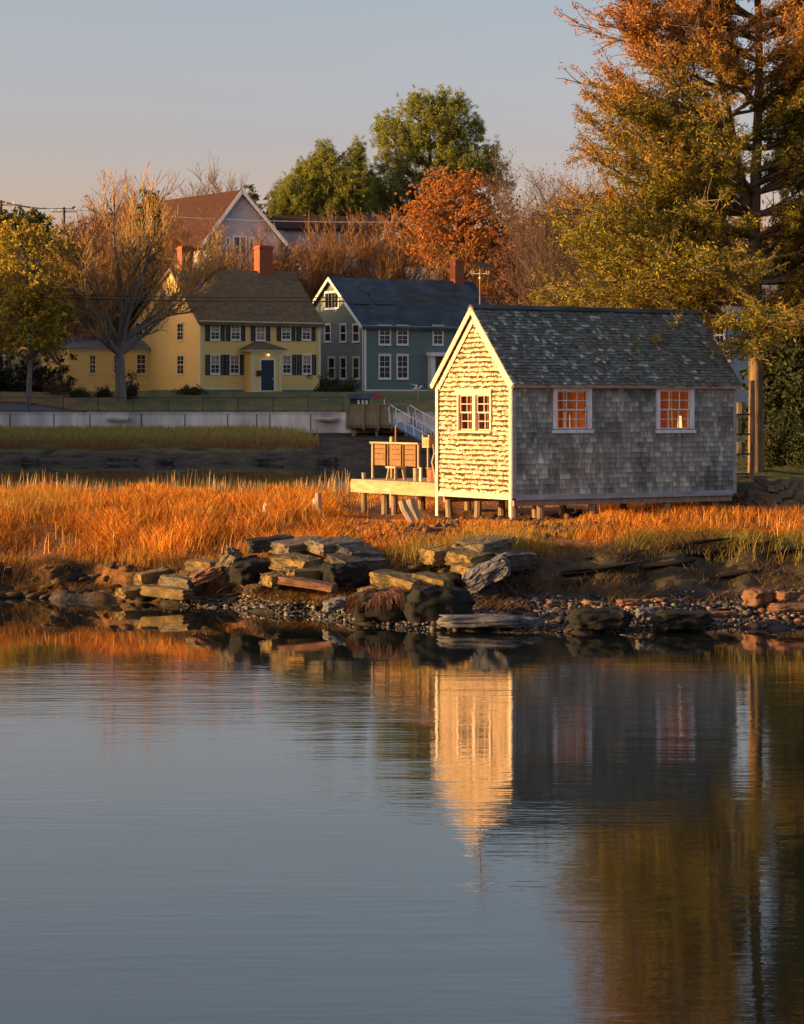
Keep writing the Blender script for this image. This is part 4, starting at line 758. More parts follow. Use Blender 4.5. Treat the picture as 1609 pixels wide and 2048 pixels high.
# gable lower panel in blue grey, overlapping green upper
GH.board('gable_siding','G',.0,Wg,0,eh-.25,.003,.05,'bluegrey')
for sgn in (0,1):
    q=MB()
    if sgn==0: A=Vector((0,1,s1)).normalized(); Lr=math.hypot(ry+.3,(ry+.3)*s1); O_=Vector((-.3,-.3,eh-.3*s1+.1)); B=Vector((0,s1,-1)).normalized()
    else: A=Vector((0,-1,s2)).normalized(); Lr=math.hypot(Wg-ry+.35,(Wg-ry+.35)*s2); O_=Vector((-.3,Wg+.35,le-.35*s2+.1)); B=Vector((0,-s2,-1)).normalized()
    q.obox(O_,A,B,-X_,0,Lr,0,.24,.002,.06); q.build('rake_board','white',r_)
GH.board('cornice','F',-.2,L,eh-.16,eh-.01,.003,.14,'white'); GH.board('corner_board','F',0,.2,0,eh-.17,.003,.06,'white'); GH.board('corner_board','G',0,.14,0,eh-.27,.051,.07,'white'); GH.board('sill_board','F',.2,L,-.12,.12,.003,.07,'white'); GH.board('sill_board','G',.15,Wg,-.1,.2,.051,.08,'bluegrey')
GH.board('foundation','F',0,L,-1.6,-.13,-.3,.02,'brickdark'); GH.board('foundation','G',0,Wg,-1.2,-.11,-.3,.02,'brickdark')
for a in ((757,651,782,690),(793,651,817,690),(865,651,887,690),(757,709,782,758),(793,709,817,758)): GH.window('F',a,cols=2,rows=4,fw=.12,blind=None)
for a in ((650,583,679,618),): GH.window('G',a,cols=4,rows=2,fw=.12,off=-.0,rail=False)
for a in ((650,648,663,684),(681,648,694,684),(706,648,720,684),(657,714,671,758),(681,714,694,758),(706,714,720,758)): GH.window('G',a,cols=1,rows=2,fw=.1,off=-.05)
a0,a1,z0,z1=GH.rect('F',(856,705,906,778))
q=MB(); q.box(a0,a0+.4,-.5,-.003,z0,z1-.3); q.box(a1-.4,a1,-.5,-.003,z0,z1-.3); q.box(a0-.15,a1+.15,-.8,-.003,z1-.3,z1); q.build('porch','white',r_)
q=MB(); q.box(a0+.4,a1-.4,-.05,-.003,z0,z1-.3); q.build('door',mat('brown_door',(.16,.09,.05),.6,.2,5),r_)
chimney(GH,GH.u('F',915,ry),ry,rz-.4,GH.zz('F',8,516,ry),.9,.8,r_,'brick')

# ------------------------------------------------------------------ houses behind
def far_house(px,py,Y,rot,pxr,pxl,pye,pxridge,pyr,wallm,roofm,label,wins=(),name='far_house'):
    B=Bld(name,px,py,Y,R(rot),label,'house'); L=B.u('F',pxr); Wg=B.u('G',pxl); ry=B.u('G',pxridge); eh=B.zz('F',0,pye); rz=B.zz('G',ry,pyr)
    m=MB(); m.prism([(0,-2),(0,eh),(ry,rz-.12),(Wg,eh),(Wg,-2)],0,L); m.build('wall',wallm,B.root); s1=(rz-eh)/ry; s2=(rz-eh)/(Wg-ry)
    roof_mesh([(-.4,eh-.4*s1+.1),(ry,rz+.1),(Wg+.4,eh-.4*s2+.1)],-.35,L+.3,.2).build('roof',roofm,B.root)
    for (pl,a) in wins: B.window(pl,a,cols=2,rows=2,fw=.14)
    return B
# the big house: gable toward the camera, ridge running left and back
BG=Bld('hilltop_house',420,560,238,R(-58),'large house high on the slope with pale gable and rust brown roof','house'); B=BG
# local x runs (cos-58, sin-58): toward right/near ; gable seen is the far-x end -> build in own frame
bpy.data.objects.remove(BG.root)
hr_=R(12); hx,hy=XP(420,236),236; hz=ZP(560,236); hh_=empty('hilltop_house',(hx,hy,hz),hr_,'large house high on the slope with pale gable and rust brown roof','house')
def hpx(p): k=(p-CX)/F; return (k*hy-hx)/(math.cos(hr_)-k*math.sin(hr_))
gw2=hpx(560); ax=hpx(484); ez=ZP(478,238)-hz; az=ZP(389,238)-hz; dpt=22
gv=[(0,0,-2),(gw2,0,-2),(gw2,0,ez),(ax,0,az),(0,0,ez)]
q=MB(); off2=Vector((-9.5,dpt,0)); q.v=[tuple(v) for v in gv]+[tuple(Vector(v)+off2) for v in gv]; q.f=[(0,1,2,3,4),(9,8,7,6,5)]+[(i,5+i,5+(i+1)%5,(i+1)%5) for i in range(5)]; q.build('wall','farlilac',hh_)
q=MB()
for (a,b_) in ((Vector((-.9,-.35,ez-1.0+.0)),Vector((ax,-.35,az+.12))),(Vector((ax,-.35,az+.12)),Vector((gw2+.7,-.35,ez-.75)))):
    n0=len(q.v); dn_=Vector((0,0,.22)); o2=off2+Vector((0,.6,0)); q.v+=[tuple(x) for x in (a,b_,b_+o2,a+o2,a+dn_,b_+dn_,b_+o2+dn_,a+o2+dn_)]; q.f+=[(n0,n0+1,n0+2,n0+3),(n0+4,n0+7,n0+6,n0+5),(n0,n0+4,n0+5,n0+1),(n0+1,n0+5,n0+6,n0+2),(n0+2,n0+6,n0+7,n0+3),(n0+3,n0+7,n0+4,n0)]
q.build('roof','farroof',hh_)
q=MB(); q.bar((-.9,-.42,ez-.9),(ax,-.42,az+.2),.10,.3); q.bar((gw2+.7,-.42,ez-.65),(ax,-.42,az+.2),.10,.3); q.build('rake_board','white',hh_)
def hwin(a,b_,y0,y1,cols):
    u0,u1=hpx(a),hpx(b_); z0,z1=ZP(y1,237)-hz,ZP(y0,237)-hz; q=MB(); w_=.14
    q.box(u0,u0+w_,-.08,-.003,z0,z1); q.box(u1-w_,u1,-.08,-.003,z0,z1); q.box(u0+w_,u1-w_,-.08,-.003,z0,z0+w_); q.box(u0+w_,u1-w_,-.08,-.003,z1-w_,z1)
    for k in range(1,cols): x=u0+(u1-u0)*k/cols; q.box(x-.05,x+.05,-.06,-.003,z0+w_,z1-w_)
    o=q.build('window','white',hh_); q=MB(); q.box(u0+w_,u1-w_,-.03,-.002,z0+w_,z1-w_); q.build('pane','darkglass',o)
hwin(466,494,472,512,2); hwin(452,461,474,492,1); hwin(452,462,494,514,1); hwin(497,509,474,514,1)
far_house(560,520,246,12,760,540,455,550,432,'farlilac','farroof','long low brown-roofed house on the slope right of the hilltop house')
far_house(640,600,222,30,680,570,560,600,528,'farlilac','farroofgrey','small grey-roofed house half hidden between the yellow and green houses')
FH=far_house(706,575,225,30,760,672,552,690,519,'farlilac','farroofgrey','small pale gabled house peeping over the green house roof at its left end',(('G',(684,540,697,552)),))
far_house(735,575,232,6,880,728,556,731,535,'farlilac','farroofgrey','low white-roofed house behind the green house roof')
BH=Bld('blue_house',1440,765,110,R(-8),'blue clapboard house partly hidden behind the tree trunk','house')
L=BH.u('F',1620); m=MB(); eh=BH.zz('F',3,640); m.prism([(0,-1),(0,eh),(4,eh+2.2),(8,eh),(8,-1)],-2,L); m.build('wall','blue',BH.root); roof_mesh([(-.3,eh),(4,eh+2.5),(8.3,eh)],-2.4,L+.4,.15).build('roof',mat('blue_house_roof',(.12,.12,.16),.8,.2,2),BH.root)
BH.board('cornice','F',-2.2,L,eh-.15,eh-.02,.003,.1,'white')
BH.window('F',(1429,652,1452,688),cols=2,rows=2); BH.window('F',(1447,700,1462,722),cols=2,rows=2)
# grey steps/boxes behind the boathouse right corner
sb=empty('garden_shelves',P(1481,950,56.5),R(10),'grey open shelving with tubs standing behind the boathouse right corner','shelving')
for k,z_ in enumerate((.0,.45,.9,1.35)): q=MB(); q.box(-.25,.28,0,.35,z_,z_+.04); q.build('shelf','granite_dark',sb)
for x in (-.25,.25): q=MB(); q.box(x-.02,x+.02,-.02,.0,-.3,1.75); q.build('upright','granite_dark',sb)
for k,(z_,m_) in enumerate(((.49,'granite'),(.94,'granite_dark'),(1.39,'pierwood'))):
    q=MB(); q.tube([(0,.17,z_),(0,.17,z_+.25)],[.13,.16],10); o=q.build('tub',m_); o.location=sb.location; tag(o,('pale metal tub on the lowest filled shelf behind the boathouse','grey tub on the middle shelf behind the boathouse','tan tub on the top shelf behind the boathouse')[k],'tub')
q=MB(); q.tube([(0,0,-.2),(.03,0,1.2),(.02,0,2.3)],[.06,.055,.05],8); o=q.build('wooden_post','pilewood'); o.location=(XP(1504,55.6),55.6,1.7); tag(o,'grey upright post between the boathouse and the big tree','post')

# ------------------------------------------------------------------ pier, gangway, small things at the wall
pr_=empty('wooden_pier',(XP(692,162),162,ZP(850,162)),0,'wooden viewing pier with board railing jutting from the concrete wall','pier')
pw=XP(826,162)-XP(692,162); q=MB(); q.box(0,pw,0,3,-.18,0); q.build('platform','pierwood',pr_)
q=MB()
for k in range(int(pw/.13)):
    if k*.13<pw-1.6 : q.box(k*.13,k*.13+.12,-.05,-.02,-.08,1.28)
q.box(-.02,pw-.1,-.10,-.052,1.28,1.36); q.box(-.02,pw-1.4,-.09,-.052,.0,.1); q.build('railing_boards','pierwood',pr_)
for x in (0,1.1,2.05,2.95,4.2): q=MB(); q.bar((x+.05,-.12,-.3),(x+.05,-.12,1.35),.12); q.build('railing_post','pierwood',pr_)
for x in (.5,2.0,3.9):
    for y_ in (.4,2.4): q=MB(); q.bar((x,y_,-.18),(x,y_,-2.2),.2); q.build('leg','pierwood',pr_)
gg=P(778,845,160); gw_=empty('gangway',gg,0,'pale metal gangway with tubular handrails sloping down from the pier','gangway')
e_=P(888,905,150)-gg; d_=e_.normalized(); sd=Vector((.95,.25,0)); q=MB(); q.poly([Vector((0,0,0)),sd*1.3,sd*1.3+e_,e_]); q.poly([Vector((0,0,-.1)),sd*1.3-Vector((0,0,.1)),sd*1.3+e_-Vector((0,0,.1)),e_-Vector((0,0,.1))]); q.build('walkway','aludeck',gw_)
for s_ in (0,1.3):
    q=MB(); o_=sd*s_; q.tube([o_+e_*.02,o_+e_*0-Vector((0,0,-1.0)),o_+e_*.04+Vector((0,0,1.2)),o_+e_*.12+Vector((0,0,1.15)),o_+e_+Vector((0,0,1.0))],.035,6)
    q.tube([o_+e_*.1+Vector((0,0,.55)),o_+e_+Vector((0,0,.5))],.025,6)
    for k in range(1,7): q.tube([o_+e_*(k/6.2),o_+e_*(k/6.2-.03)+Vector((0,0,1.05))],.035,6)
    q.build('handrail','alu',gw_)
bx_=P(712,812,169); t_=empty('notice_hut',bx_,0,'small dark roofed hut with pale glowing panes above the pier','hut')
q=MB(); q.box(-.4,.9,0,.8,0,.5); q.build('body','metal_dark',t_); q=MB(); q.prism([(-.2,.5),(.4,.85),(1.0,.5)],-.55,1.05); q.build('roof','groof',t_)
for x in (.1,.4,.65): q=MB(); q.box(x,x+.16,-.02,-.003,.08,.42); q.build('pane','blue_trim',t_)
t_=empty('patio_umbrella',P(746,808,172),0,'low maroon canopy tent beside the dark hut above the pier','canopy')
q=MB(); q.v=[(-.9,-.5,.35),(.9,-.5,.35),(.9,.9,.35),(-.9,.9,.35),(-.4,0,.75),(.4,0,.75),(.4,.4,.75),(-.4,.4,.75)]; q.f=[(0,1,5,4),(1,2,6,5),(2,3,7,6),(3,0,4,7),(4,5,6,7),(0,3,2,1)]; q.build('canvas','maroon',t_)
for x in (-.8,.8):
    for y_ in (-.4,.8): q=MB(); q.bar((x,y_,-.5),(x,y_,.35),.06); q.build('leg','white',t_)
t_=empty('garden_lamp',P(652,802,178),0,'tiny lit garden lamp glowing on the lawn between the two houses','lamp')
q=MB(); q.tube([(0,0,-.5),(0,0,0)],.04,6); q.build('stem','metal_dark',t_); q=MB(); q.tube([(0,0,0),(0,0,.06),(0,0,.12),(0,0,.15)],[.06,.13,.11,.03],10); q.build('bulb','lamp',t_)
# gull perched near the green house
gl=empty('gull',P(836,778,176),R(10),'white gull with raised wings in front of the green house door','gull')
q=MB(); q.tube([(-.36,0,.02),(-.24,0,.03),(-.06,0,.04),(.12,0,.08),(.22,0,.16),(.30,0,.19),(.34,0,.18),(.40,0,.16)],[.01,.05,.11,.10,.06,.055,.03,.008],10)
for s_ in (-1,1):
    n0=len(q.v); q.v+=[(-.12,s_*.06,.08),(.12,s_*.06,.12),(.05,s_*.45,.28),(-.10,s_*.45,.26),(-.55,s_*.75,.40),(.0,s_*.06,.05)]; q.f+=[(n0,n0+1,n0+2,n0+3),(n0+3,n0+2,n0+4),(n0+5,n0+1,n0+2)]
q.build('body','whitefeather',gl,smooth=True)
q=MB(); q.tube([(.0,-.03,.0),(.02,-.03,-.16),(.07,-.03,-.17)],.012,5); q.tube([(.0,.03,.0),(.02,.03,-.16),(.07,.03,-.17)],.012,5); q.build('legs','granite_yellow',gl)
q=MB(); gp=P(836,781,176); q.bar((0,0,-1.2),(0,0,-.0),.1); o=q.build('wooden_post','pierwood'); o.location=gp+Vector((.02,0,-.02)); tag(o,'short wooden post the gull stands on','post')

# rocks along the far waterline
for k,px in enumerate((60,243,330,540,655)):
    Y=148.6+.8*math.sin(k*2.3); o=rock_mesh('shore_rock',(1.0+.7*math.sin(k*1.7)**2,.7,.42),'granite_dark',.22,.45,7,k+200); o.location=(XP(px,Y),Y,.12); tag(o,'dark rock at the far waterline, '+('below the trunk of the yellow-green tree','below the trunk of the bare tree','straight below the first chimney','below the yellow house front door','below the ledge beside the pier')[k],'rock','rocks along the far waterline')
# ------------------------------------------------------------------ utility poles and wires
def catenary(a,b_,sag,n=16): a=Vector(a);b_=Vector(b_); return [a.lerp(b_,i/n)-Vector((0,0,sag*4*(i/n)*(1-i/n))) for i in range(n+1)]
def wire(name,pts,r_,label,m_='metal_dark'): q=MB(); q.tube(pts,r_,5); return tag(q.build(name,m_),label,'wire')
def upole(px,pyt,Y,label):
    p=P(px,pyt,Y); g_=G(p.x,Y); o=empty('utility_pole',(p.x,Y,g_),0,label,'utility pole'); H_=p.z-g_
    q=MB(); q.tube([(0,0,-.3),(0,0,H_)],[.16,.11],8); q.build('pole','barkdark',o); q=MB(); q.box(-1.1,1.1,-.06,.06,H_-.45,H_-.3); q.build('crossarm','oldwood',o)
    for x in (-1,-.4,.4,1): q=MB(); q.tube([(x,0,H_-.3),(x,0,H_-.1)],[.05,.035],6); q.build('insulator','white',o)
upole(128,414,214,'dark utility pole with crossarm among the bare trees at left'); upole(2,400,200,'utility pole with sunlit insulators at the left edge of the photo')
for k in range(3): wire('power_line',catenary(P(-2+k*4,402,200),P(118+k*12,416,214),.25),.022,('upper','middle','lower')[k]+' one of three thin wires between the two left utility poles')
wire('power_line',catenary(P(128,417,214),P(1180,428,214),.9,30),.03,'long pale wire strung across in front of the pines',m_='greytrim')
wire('power_line',catenary(P(-60,585,172),P(1000,590,172),.25,30),.035,'upper dark cable crossing the yellow house roof'); wire('power_line',catenary(P(-60,590,172),P(1000,597,172),.32,30),.045,'lower dark cable crossing the yellow house roof')

# ------------------------------------------------------------------ trees
def segs_mesh(P0,P1,R0,R1,k=4):
    P0=np.array(P0);P1=np.array(P1);R0=np.array(R0)[:,None];R1=np.array(R1)[:,None]; d=P1-P0; d/=np.linalg.norm(d,axis=1,keepdims=True)+1e-9
    up=np.where(np.abs(d[:,2:3])<.9,np.array([[0,0,1.]]),np.array([[0,1.,0]])); a=np.cross(d,up); a/=np.linalg.norm(a,axis=1,keepdims=True)+1e-9; b_=np.cross(d,a)
    n=len(P0); V=np.zeros((n,2*k,3))
    for j in range(k): t_=2*math.pi*j/k; o=a*math.cos(t_)+b_*math.sin(t_); V[:,j]=P0+o*R0; V[:,k+j]=P1+o*R1
    i=np.arange(n)[:,None]*2*k; Fq=np.concatenate([i+[j,(j+1)%k,k+(j+1)%k,k+j] for j in range(k)],0); return V.reshape(-1,3),Fq
class Skel:
    def __init__(s): s.a=[];s.b=[];s.r=[];s.q=[];s.lv=[];s.tips=[]
    def path(s,p,d,L,r0,r1,lv,n,wander,lift,rnd):
        p=Vector(p); d=Vector(d).normalized(); pts=[p.copy()]
        for i in range(n):
            d=(d+Vector((rnd.gauss(0,wander),rnd.gauss(0,wander),rnd.gauss(0,wander)+lift))).normalized(); q_=p+d*(L/n); f0=i/n;f1=(i+1)/n
            s.a.append(tuple(p));s.b.append(tuple(q_));s.r.append(r0+(r1-r0)*f0);s.q.append(r0+(r1-r0)*f1);s.lv.append(lv); p=q_; pts.append(p.copy())
        return pts,d
    def mesh(s,lo,hi,k):
        i=[j for j,l in enumerate(s.lv) if lo<=l<=hi]; g=lambda x:[x[j] for j in i]
        return segs_mesh(g(s.a),g(s.b),g(s.r),g(s.q),k)
def bare_tree(px,Y,pytop,spread,label,seed=0,cols=((.30,.16,.08),(.22,.11,.06),(.36,.20,.10)),fork=.25,nl=7,dens=1.0,r0=None,bark='bark',group=None,name='bare_tree',twr=.02,leaves=0,leafcol=((.35,.13,.03),),lsize=.2,zb=None,lift=.05):
    rnd=random.Random(seed*13+5); X=XP(px,Y); z0=G(X,Y) if zb is None else zb; H=ZP(pytop,Y)-z0; o=empty(name,(X,Y,z0),0,label,'tree',group); s=Skel(); r0=r0 or H*.022
    tr,d=s.path((0,0,-.3),(rnd.uniform(-.03,.03),0,1),H*fork+.3,r0*1.15,r0*.8,0,5,.02,0,rnd); top=tr[-1]
    limbs=[]
    for i in range(nl):
        az=2*math.pi*i/nl+rnd.uniform(-.4,.4); tilt=rnd.uniform(.15,.9) if i else .05
        dd=Vector((math.cos(az)*math.sin(tilt)*spread*1.5,math.sin(az)*math.sin(tilt)*spread,math.cos(tilt)))
        L=H*(1-fork)*rnd.uniform(.55,.8)*(1.0 if tilt<.5 else .92); st_=tr[-1-(i%2)] if i else top
        pts,_=s.path(st_,dd,L,r0*.55,r0*.10,1,7,.09,lift,rnd); limbs.append((pts,L))
    for pts,L in limbs:
        for j in range(2,len(pts)):
            for _ in range(2 if j<len(pts)-1 else 3):
                base_d=(pts[j]-pts[j-1]).normalized(); dd=(base_d+Vector((rnd.gauss(0,.5),rnd.gauss(0,.5),rnd.gauss(.15,.3)))).normalized()
                l2=L*rnd.uniform(.25,.5)*(1.15-j/len(pts)*.5); p2,_=s.path(pts[j],dd,l2,r0*.16,r0*.05,2,5,.13,.05,rnd)
                for k in range(1,len(p2)):
                    for _ in range(int(3*dens) if k<len(p2)-1 else int(5*dens)):
                        bd=(p2[k]-p2[k-1]).normalized(); d3=(bd+Vector((rnd.gauss(0,.42),rnd.gauss(0,.42),rnd.gauss(.22,.25)))).normalized(); l3=l2*rnd.uniform(.3,.55)
                        p3,_=s.path(p2[k],d3,l3,twr,twr*.55,3,3,.2,.06,rnd)
                        for kk in (1,2,3):
                            for _ in range(1+(kk==3)):
                                d4=((p3[kk]-p3[kk-1]).normalized()+Vector((rnd.gauss(0,.4),rnd.gauss(0,.4),rnd.gauss(.25,.25)))).normalized(); p4,_=s.path(p3[kk],d4,l3*rnd.uniform(.3,.6),twr*.6,twr*.4,4,1,0,0,rnd); s.tips.append(p4[-1])
    v,f=s.mesh(0,2,6); npmesh('trunk',v,f,None,bark,o)
    v,f=s.mesh(3,4,3); C=np.repeat(pal(len(v)//6,cols,[1]*len(cols)),6,0); 
    if leaves:
        v2,f2,c2=leaf_quads(np.array([tuple(t_) for t_ in s.tips]),leaves,lsize*1.2,lsize,leafcol,rnd); cr_=npmesh('crown',v2,f2,c2,'leaf',o); npmesh('twigs',v,f,C,'twig',cr_)
    else: npmesh('crown',v,f,C,'twig',o)
    return o
def leaf_quads(cent,per,spreadr,size,cols,rnd=None,flat=.0,aspect=.55,var=.3,up=.0):
    n=len(cent)*per; c=np.repeat(cent,per,0)+rng.normal(0,1,(n,3))*spreadr*.5; a=rng.normal(0,1,(n,3)); a[:,2]=a[:,2]*(1-flat)+up; a/=np.linalg.norm(a,axis=1,keepdims=True)
    b_=np.cross(a,rng.normal(0,1,(n,3))); b_/=np.linalg.norm(b_,axis=1,keepdims=True); s=size*rng.uniform(.55,1.35,(n,1)); a*=s; b_*=s*aspect
    V=np.stack([c-a,c-b_*.8,c+a,c+b_*.8],1).reshape(-1,3); Fq=np.arange(n*4).reshape(n,4); C=np.repeat(pal(n,cols,[1]*len(cols),var),4,0); return V,Fq,C
def clump_tree(px,Y,label,blobs,trunk_top,nclump,per,size,cols,name='leafy_tree',bark='bark',r0=.25,seed=1,crad=.8,group=None,zb=None,up=0,flat=0,lean=0,shell=.55,pine=False):
    """blobs: list of (px,py,rx_px,ry_px,depth_m,weight) ellipsoids of crown"""
    rnd=random.Random(seed); X=XP(px,Y); z0=G(X,Y) if zb is None else zb; o=empty(name,(X,Y,z0),0,label,'tree',group); s=Skel(); H=ZP(trunk_top,Y)-z0
    tr,_=s.path((0,0,-.3),(lean,0,1),H+.3,r0,r0*.2,0,12,.015,0,rnd); tot=sum(b_[5] for b_ in blobs); cents=[]
    sc=Y/F
    for b_ in blobs:
        for _ in range(int(nclump*b_[5]/tot)):
            while True:
                v=Vector((rnd.uniform(-1,1),rnd.uniform(-1,1),rnd.uniform(-1,1)))
                if shell*rnd.random()<v.length<=1: break
            c=Vector((XP(b_[0],Y)-X+v.x*b_[2]*sc, v.y*b_[4], ZP(b_[1],Y)-z0+v.z*b_[3]*sc)); cents.append(c)
    for c in cents[::2 if not pine else 3]:
        hh=min(H*.95,max(H*.12,c.z-abs(c.x)*.5-abs(c.y)*.3)); st_=min(tr,key=lambda p:abs(p.z-hh)); dd=c-st_; L=dd.length
        if L>.3: s.path(st_,dd,L*.97,r0*.22,r0*.05,1,5,.03,.01,rnd)
    v,f=s.mesh(0,1,6); npmesh('trunk',v,f,None,bark,o)
    cc=np.array([tuple(c) for c in cents]); sub=cc[rng.integers(0,len(cc),len(cc)*5)]+rng.normal(0,1,(len(cc)*5,3))*crad*.5*np.array([.38,.38,1.0] if pine else [1,1,.62])
    V,Fq,C=leaf_quads(sub,max(1,per//5),size*(2.2 if pine else 1.3),size,cols,up=up,flat=flat,aspect=.32 if pine else .55)
    npmesh('crown',V,Fq,C,'leaf',o); return o

# the big tree beside the boathouse
def big_tree():
    rnd=random.Random(21); Y=57.5; px=1512; X=XP(px,Y); z0=G(X,Y); o=empty('big_larch',(X,Y,z0),0,'towering larch with gold and green needles rising behind the boathouse','tree'); s=Skel()
    tr,_=s.path((0,0,-.3),(.0,0,1),13.6,.19,.06,0,26,.03,.0,rnd)
    # second leader
    p=[q for q in tr if q.z>5][0]; t2,_=s.path(p,(-.25,.1,1),7,.14,.04,0,12,.03,.05,rnd)
    prof_y=[-400,0,60,120,200,290,340,430,470,520,570,610,650]; prof_x=[1330,1222,1235,1196,1206,1185,1168,1178,1125,1105,1082,1075,1100]
    cen=[];colr=[]
    nl=270
    for i in range(nl):
        f_=(i/nl)**1.25; z_=3.35+f_*10+rnd.uniform(-.1,.1); az=rnd.choice((math.pi,0))+rnd.gauss(0,.62); st_=min(tr if rnd.random()<.75 or z_<6 else t2,key=lambda q:abs(q.z-z_))
        py=HZ-(z_+z0-CH)*F/Y; ext=(px-np.interp(py-40,prof_y,prof_x))/F*Y; L=ext*(rnd.uniform(.78,1.05) if z_<7.5 else rnd.uniform(.62,1.02))
        if math.cos(az)>0: L*=.8
        if z_<4.6 and math.cos(az)<0: L*=.95
        dd=Vector((math.cos(az),math.sin(az)*.9,.0+.34*rnd.random()+.25*f_)); L/=max(.6,abs(math.cos(az)))**.3
        pts,_=s.path(st_,dd,L,.062*(1-.4*f_),.010,1,10,.05,.004 if f_<.3 else .02,rnd)
        for j in range(2,len(pts)):
            for sgn in (-1,1,rnd.choice((-1,1))):
                bd=(pts[j]-pts[j-1]).normalized(); side=Vector((-bd.y,bd.x,0))*sgn; d2=(bd*.8+side*rnd.uniform(.3,1)+Vector((0,0,rnd.uniform(-.35,.6)))).normalized(); l2=L*rnd.uniform(.12,.26)*(1.25-j/len(pts)*.6)+.2
                p2,_=s.path(pts[j],d2,l2,.014,.006,2,4,.1,-.01,rnd)
                for k in range(1,len(p2)):
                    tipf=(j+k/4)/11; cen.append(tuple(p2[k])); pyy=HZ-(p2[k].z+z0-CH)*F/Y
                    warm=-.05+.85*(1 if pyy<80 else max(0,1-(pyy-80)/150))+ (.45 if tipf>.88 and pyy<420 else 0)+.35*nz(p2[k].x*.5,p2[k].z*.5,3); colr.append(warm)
                    if rnd.random()<.6: cen.append(tuple(p2[k].lerp(p2[k-1],.5)+Vector((rnd.gauss(0,.05),rnd.gauss(0,.05),-.04)))); colr.append(warm)
    v,f=s.mesh(0,2,6); npmesh('trunk',v,f,None,'bark',o)
    cen=np.array(cen); colr=np.clip(np.array(colr),0,1); 
    hv=np.array([mnoise.noise((x*.8,z*.9,y*.8)) for x,y,z in cen]); k=(hv+rng.uniform(-.35,.35,len(cen))>-.22+.18*(colr>.7)); cen=cen[k]; colr=colr[k]
    per=17; n=len(cen)*per; V,Fq,C=leaf_quads(cen,per,.11,.05,[(.14,.13,.02)],flat=.15,aspect=.30)
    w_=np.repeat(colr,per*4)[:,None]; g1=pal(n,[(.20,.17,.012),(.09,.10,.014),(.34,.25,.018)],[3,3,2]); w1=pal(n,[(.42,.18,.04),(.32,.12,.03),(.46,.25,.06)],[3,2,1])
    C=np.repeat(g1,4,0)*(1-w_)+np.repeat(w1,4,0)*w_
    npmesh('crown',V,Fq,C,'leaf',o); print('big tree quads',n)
big_tree()

GB='bare trees on the slope behind the houses'
bare_tree(243,176,340,1.5,'spreading bare tree with grey trunk in front of the yellow house wing',3,cols=((.42,.25,.08),(.30,.17,.06),(.50,.32,.11)),fork=.26,nl=13,bark='barkgrey',dens=.8,r0=.36,lift=.09,twr=.028)
G1=((.34,.29,.025),(.44,.31,.03),(.20,.21,.025),(.48,.25,.03))
clump_tree(58,173,'yellow-green leafy tree with pale trunk at the left edge',[(70,540,85,110,3,5),(50,640,90,70,3,4),(10,560,70,120,3,3),(95,600,55,70,2.5,2),(60,690,65,45,2,1.5)],520,340,60,.13,G1,bark='barkgrey',r0=.22,seed=3,crad=1.0)
GR=((.10,.10,.02),(.15,.12,.02),(.07,.08,.02))
clump_tree(20,200,'dense olive tree behind the left utility pole',[(25,500,80,75,4,3),(60,470,45,45,3,1.5),(-10,470,50,50,3,2)],440,200,50,.2,GR,name='dense_tree',r0=.25,seed=5)
clump_tree(295,200,'slim dark spruce poking up through the bare trees',[(295,470,30,70,1.6,2),(296,410,12,35,.8,1),(285,560,45,70,2,2.5)],372,130,60,.15,((.05,.06,.02),(.07,.08,.025)),name='spruce',r0=.18,seed=6,crad=.6)
clump_tree(250,210,'dark evergreen behind the bare tree',[(240,600,70,85,3,3),(300,620,50,60,3,2)],520,160,50,.2,((.03,.04,.018),(.045,.05,.02),(.07,.05,.02)),name='evergreen_tree',r0=.2,seed=7)
for i,(px,Y,top,c) in enumerate(((150,205,400,0),(205,215,380,0),(330,225,420,0),(400,258,345,1),(345,262,350,1),(455,258,365,1),(110,200,440,2),(170,195,470,2),(385,215,440,0),(420,212,455,0),(590,218,430,0),(640,220,425,0),(690,222,440,0),(745,220,450,0),(620,240,440,0),(700,245,430,0),(790,222,440,2),(850,216,470,0),(1000,215,505,2),(1065,220,425,2),(900,240,430,0),(540,225,470,1),(1110,225,460,2),(320,222,470,0),(130,190,500,2),(455,215,470,1))):
    cols=(((.22,.11,.045),(.14,.065,.03),(.32,.17,.065)),((.20,.14,.10),(.16,.11,.09)),((.30,.12,.035),(.20,.08,.025),(.38,.19,.06)))[c]
    where=('left of the yellow house','above the left wing','beside the hilltop roof','behind the hilltop roof, wide one','behind the hilltop roof, left one','behind the hilltop roof, right one','near the left pole','over the left wing corner','in front of the hilltop roof','close to the first chimney','between the hilltop house and green house','above the yellow roof end','over the green gable','above the green roof','farther up the slope, left','farther up the slope, middle','below the orange maple','over the green roof centre','right of the brick chimney','at the right end of the slope','behind the brick chimney','behind the second chimney','nearest the big larch','left of the first chimney','low on the lawn edge','beside the pale gable')[i]
    bare_tree(px,Y,top,.8+.3*random.random(),('rusty','grey','orange-brown')[c]+' bare tree '+where,20+i,cols=cols,fork=.16,nl=7,dens=.85,group=GB,r0=.2,twr=.027,bark='barkdark' if c==1 else 'bark')
PN=((.26,.28,.04),(.17,.20,.035),(.34,.31,.05),(.10,.13,.025))
pine=dict(name='white_pine',bark='bark',up=.5,pine=True)
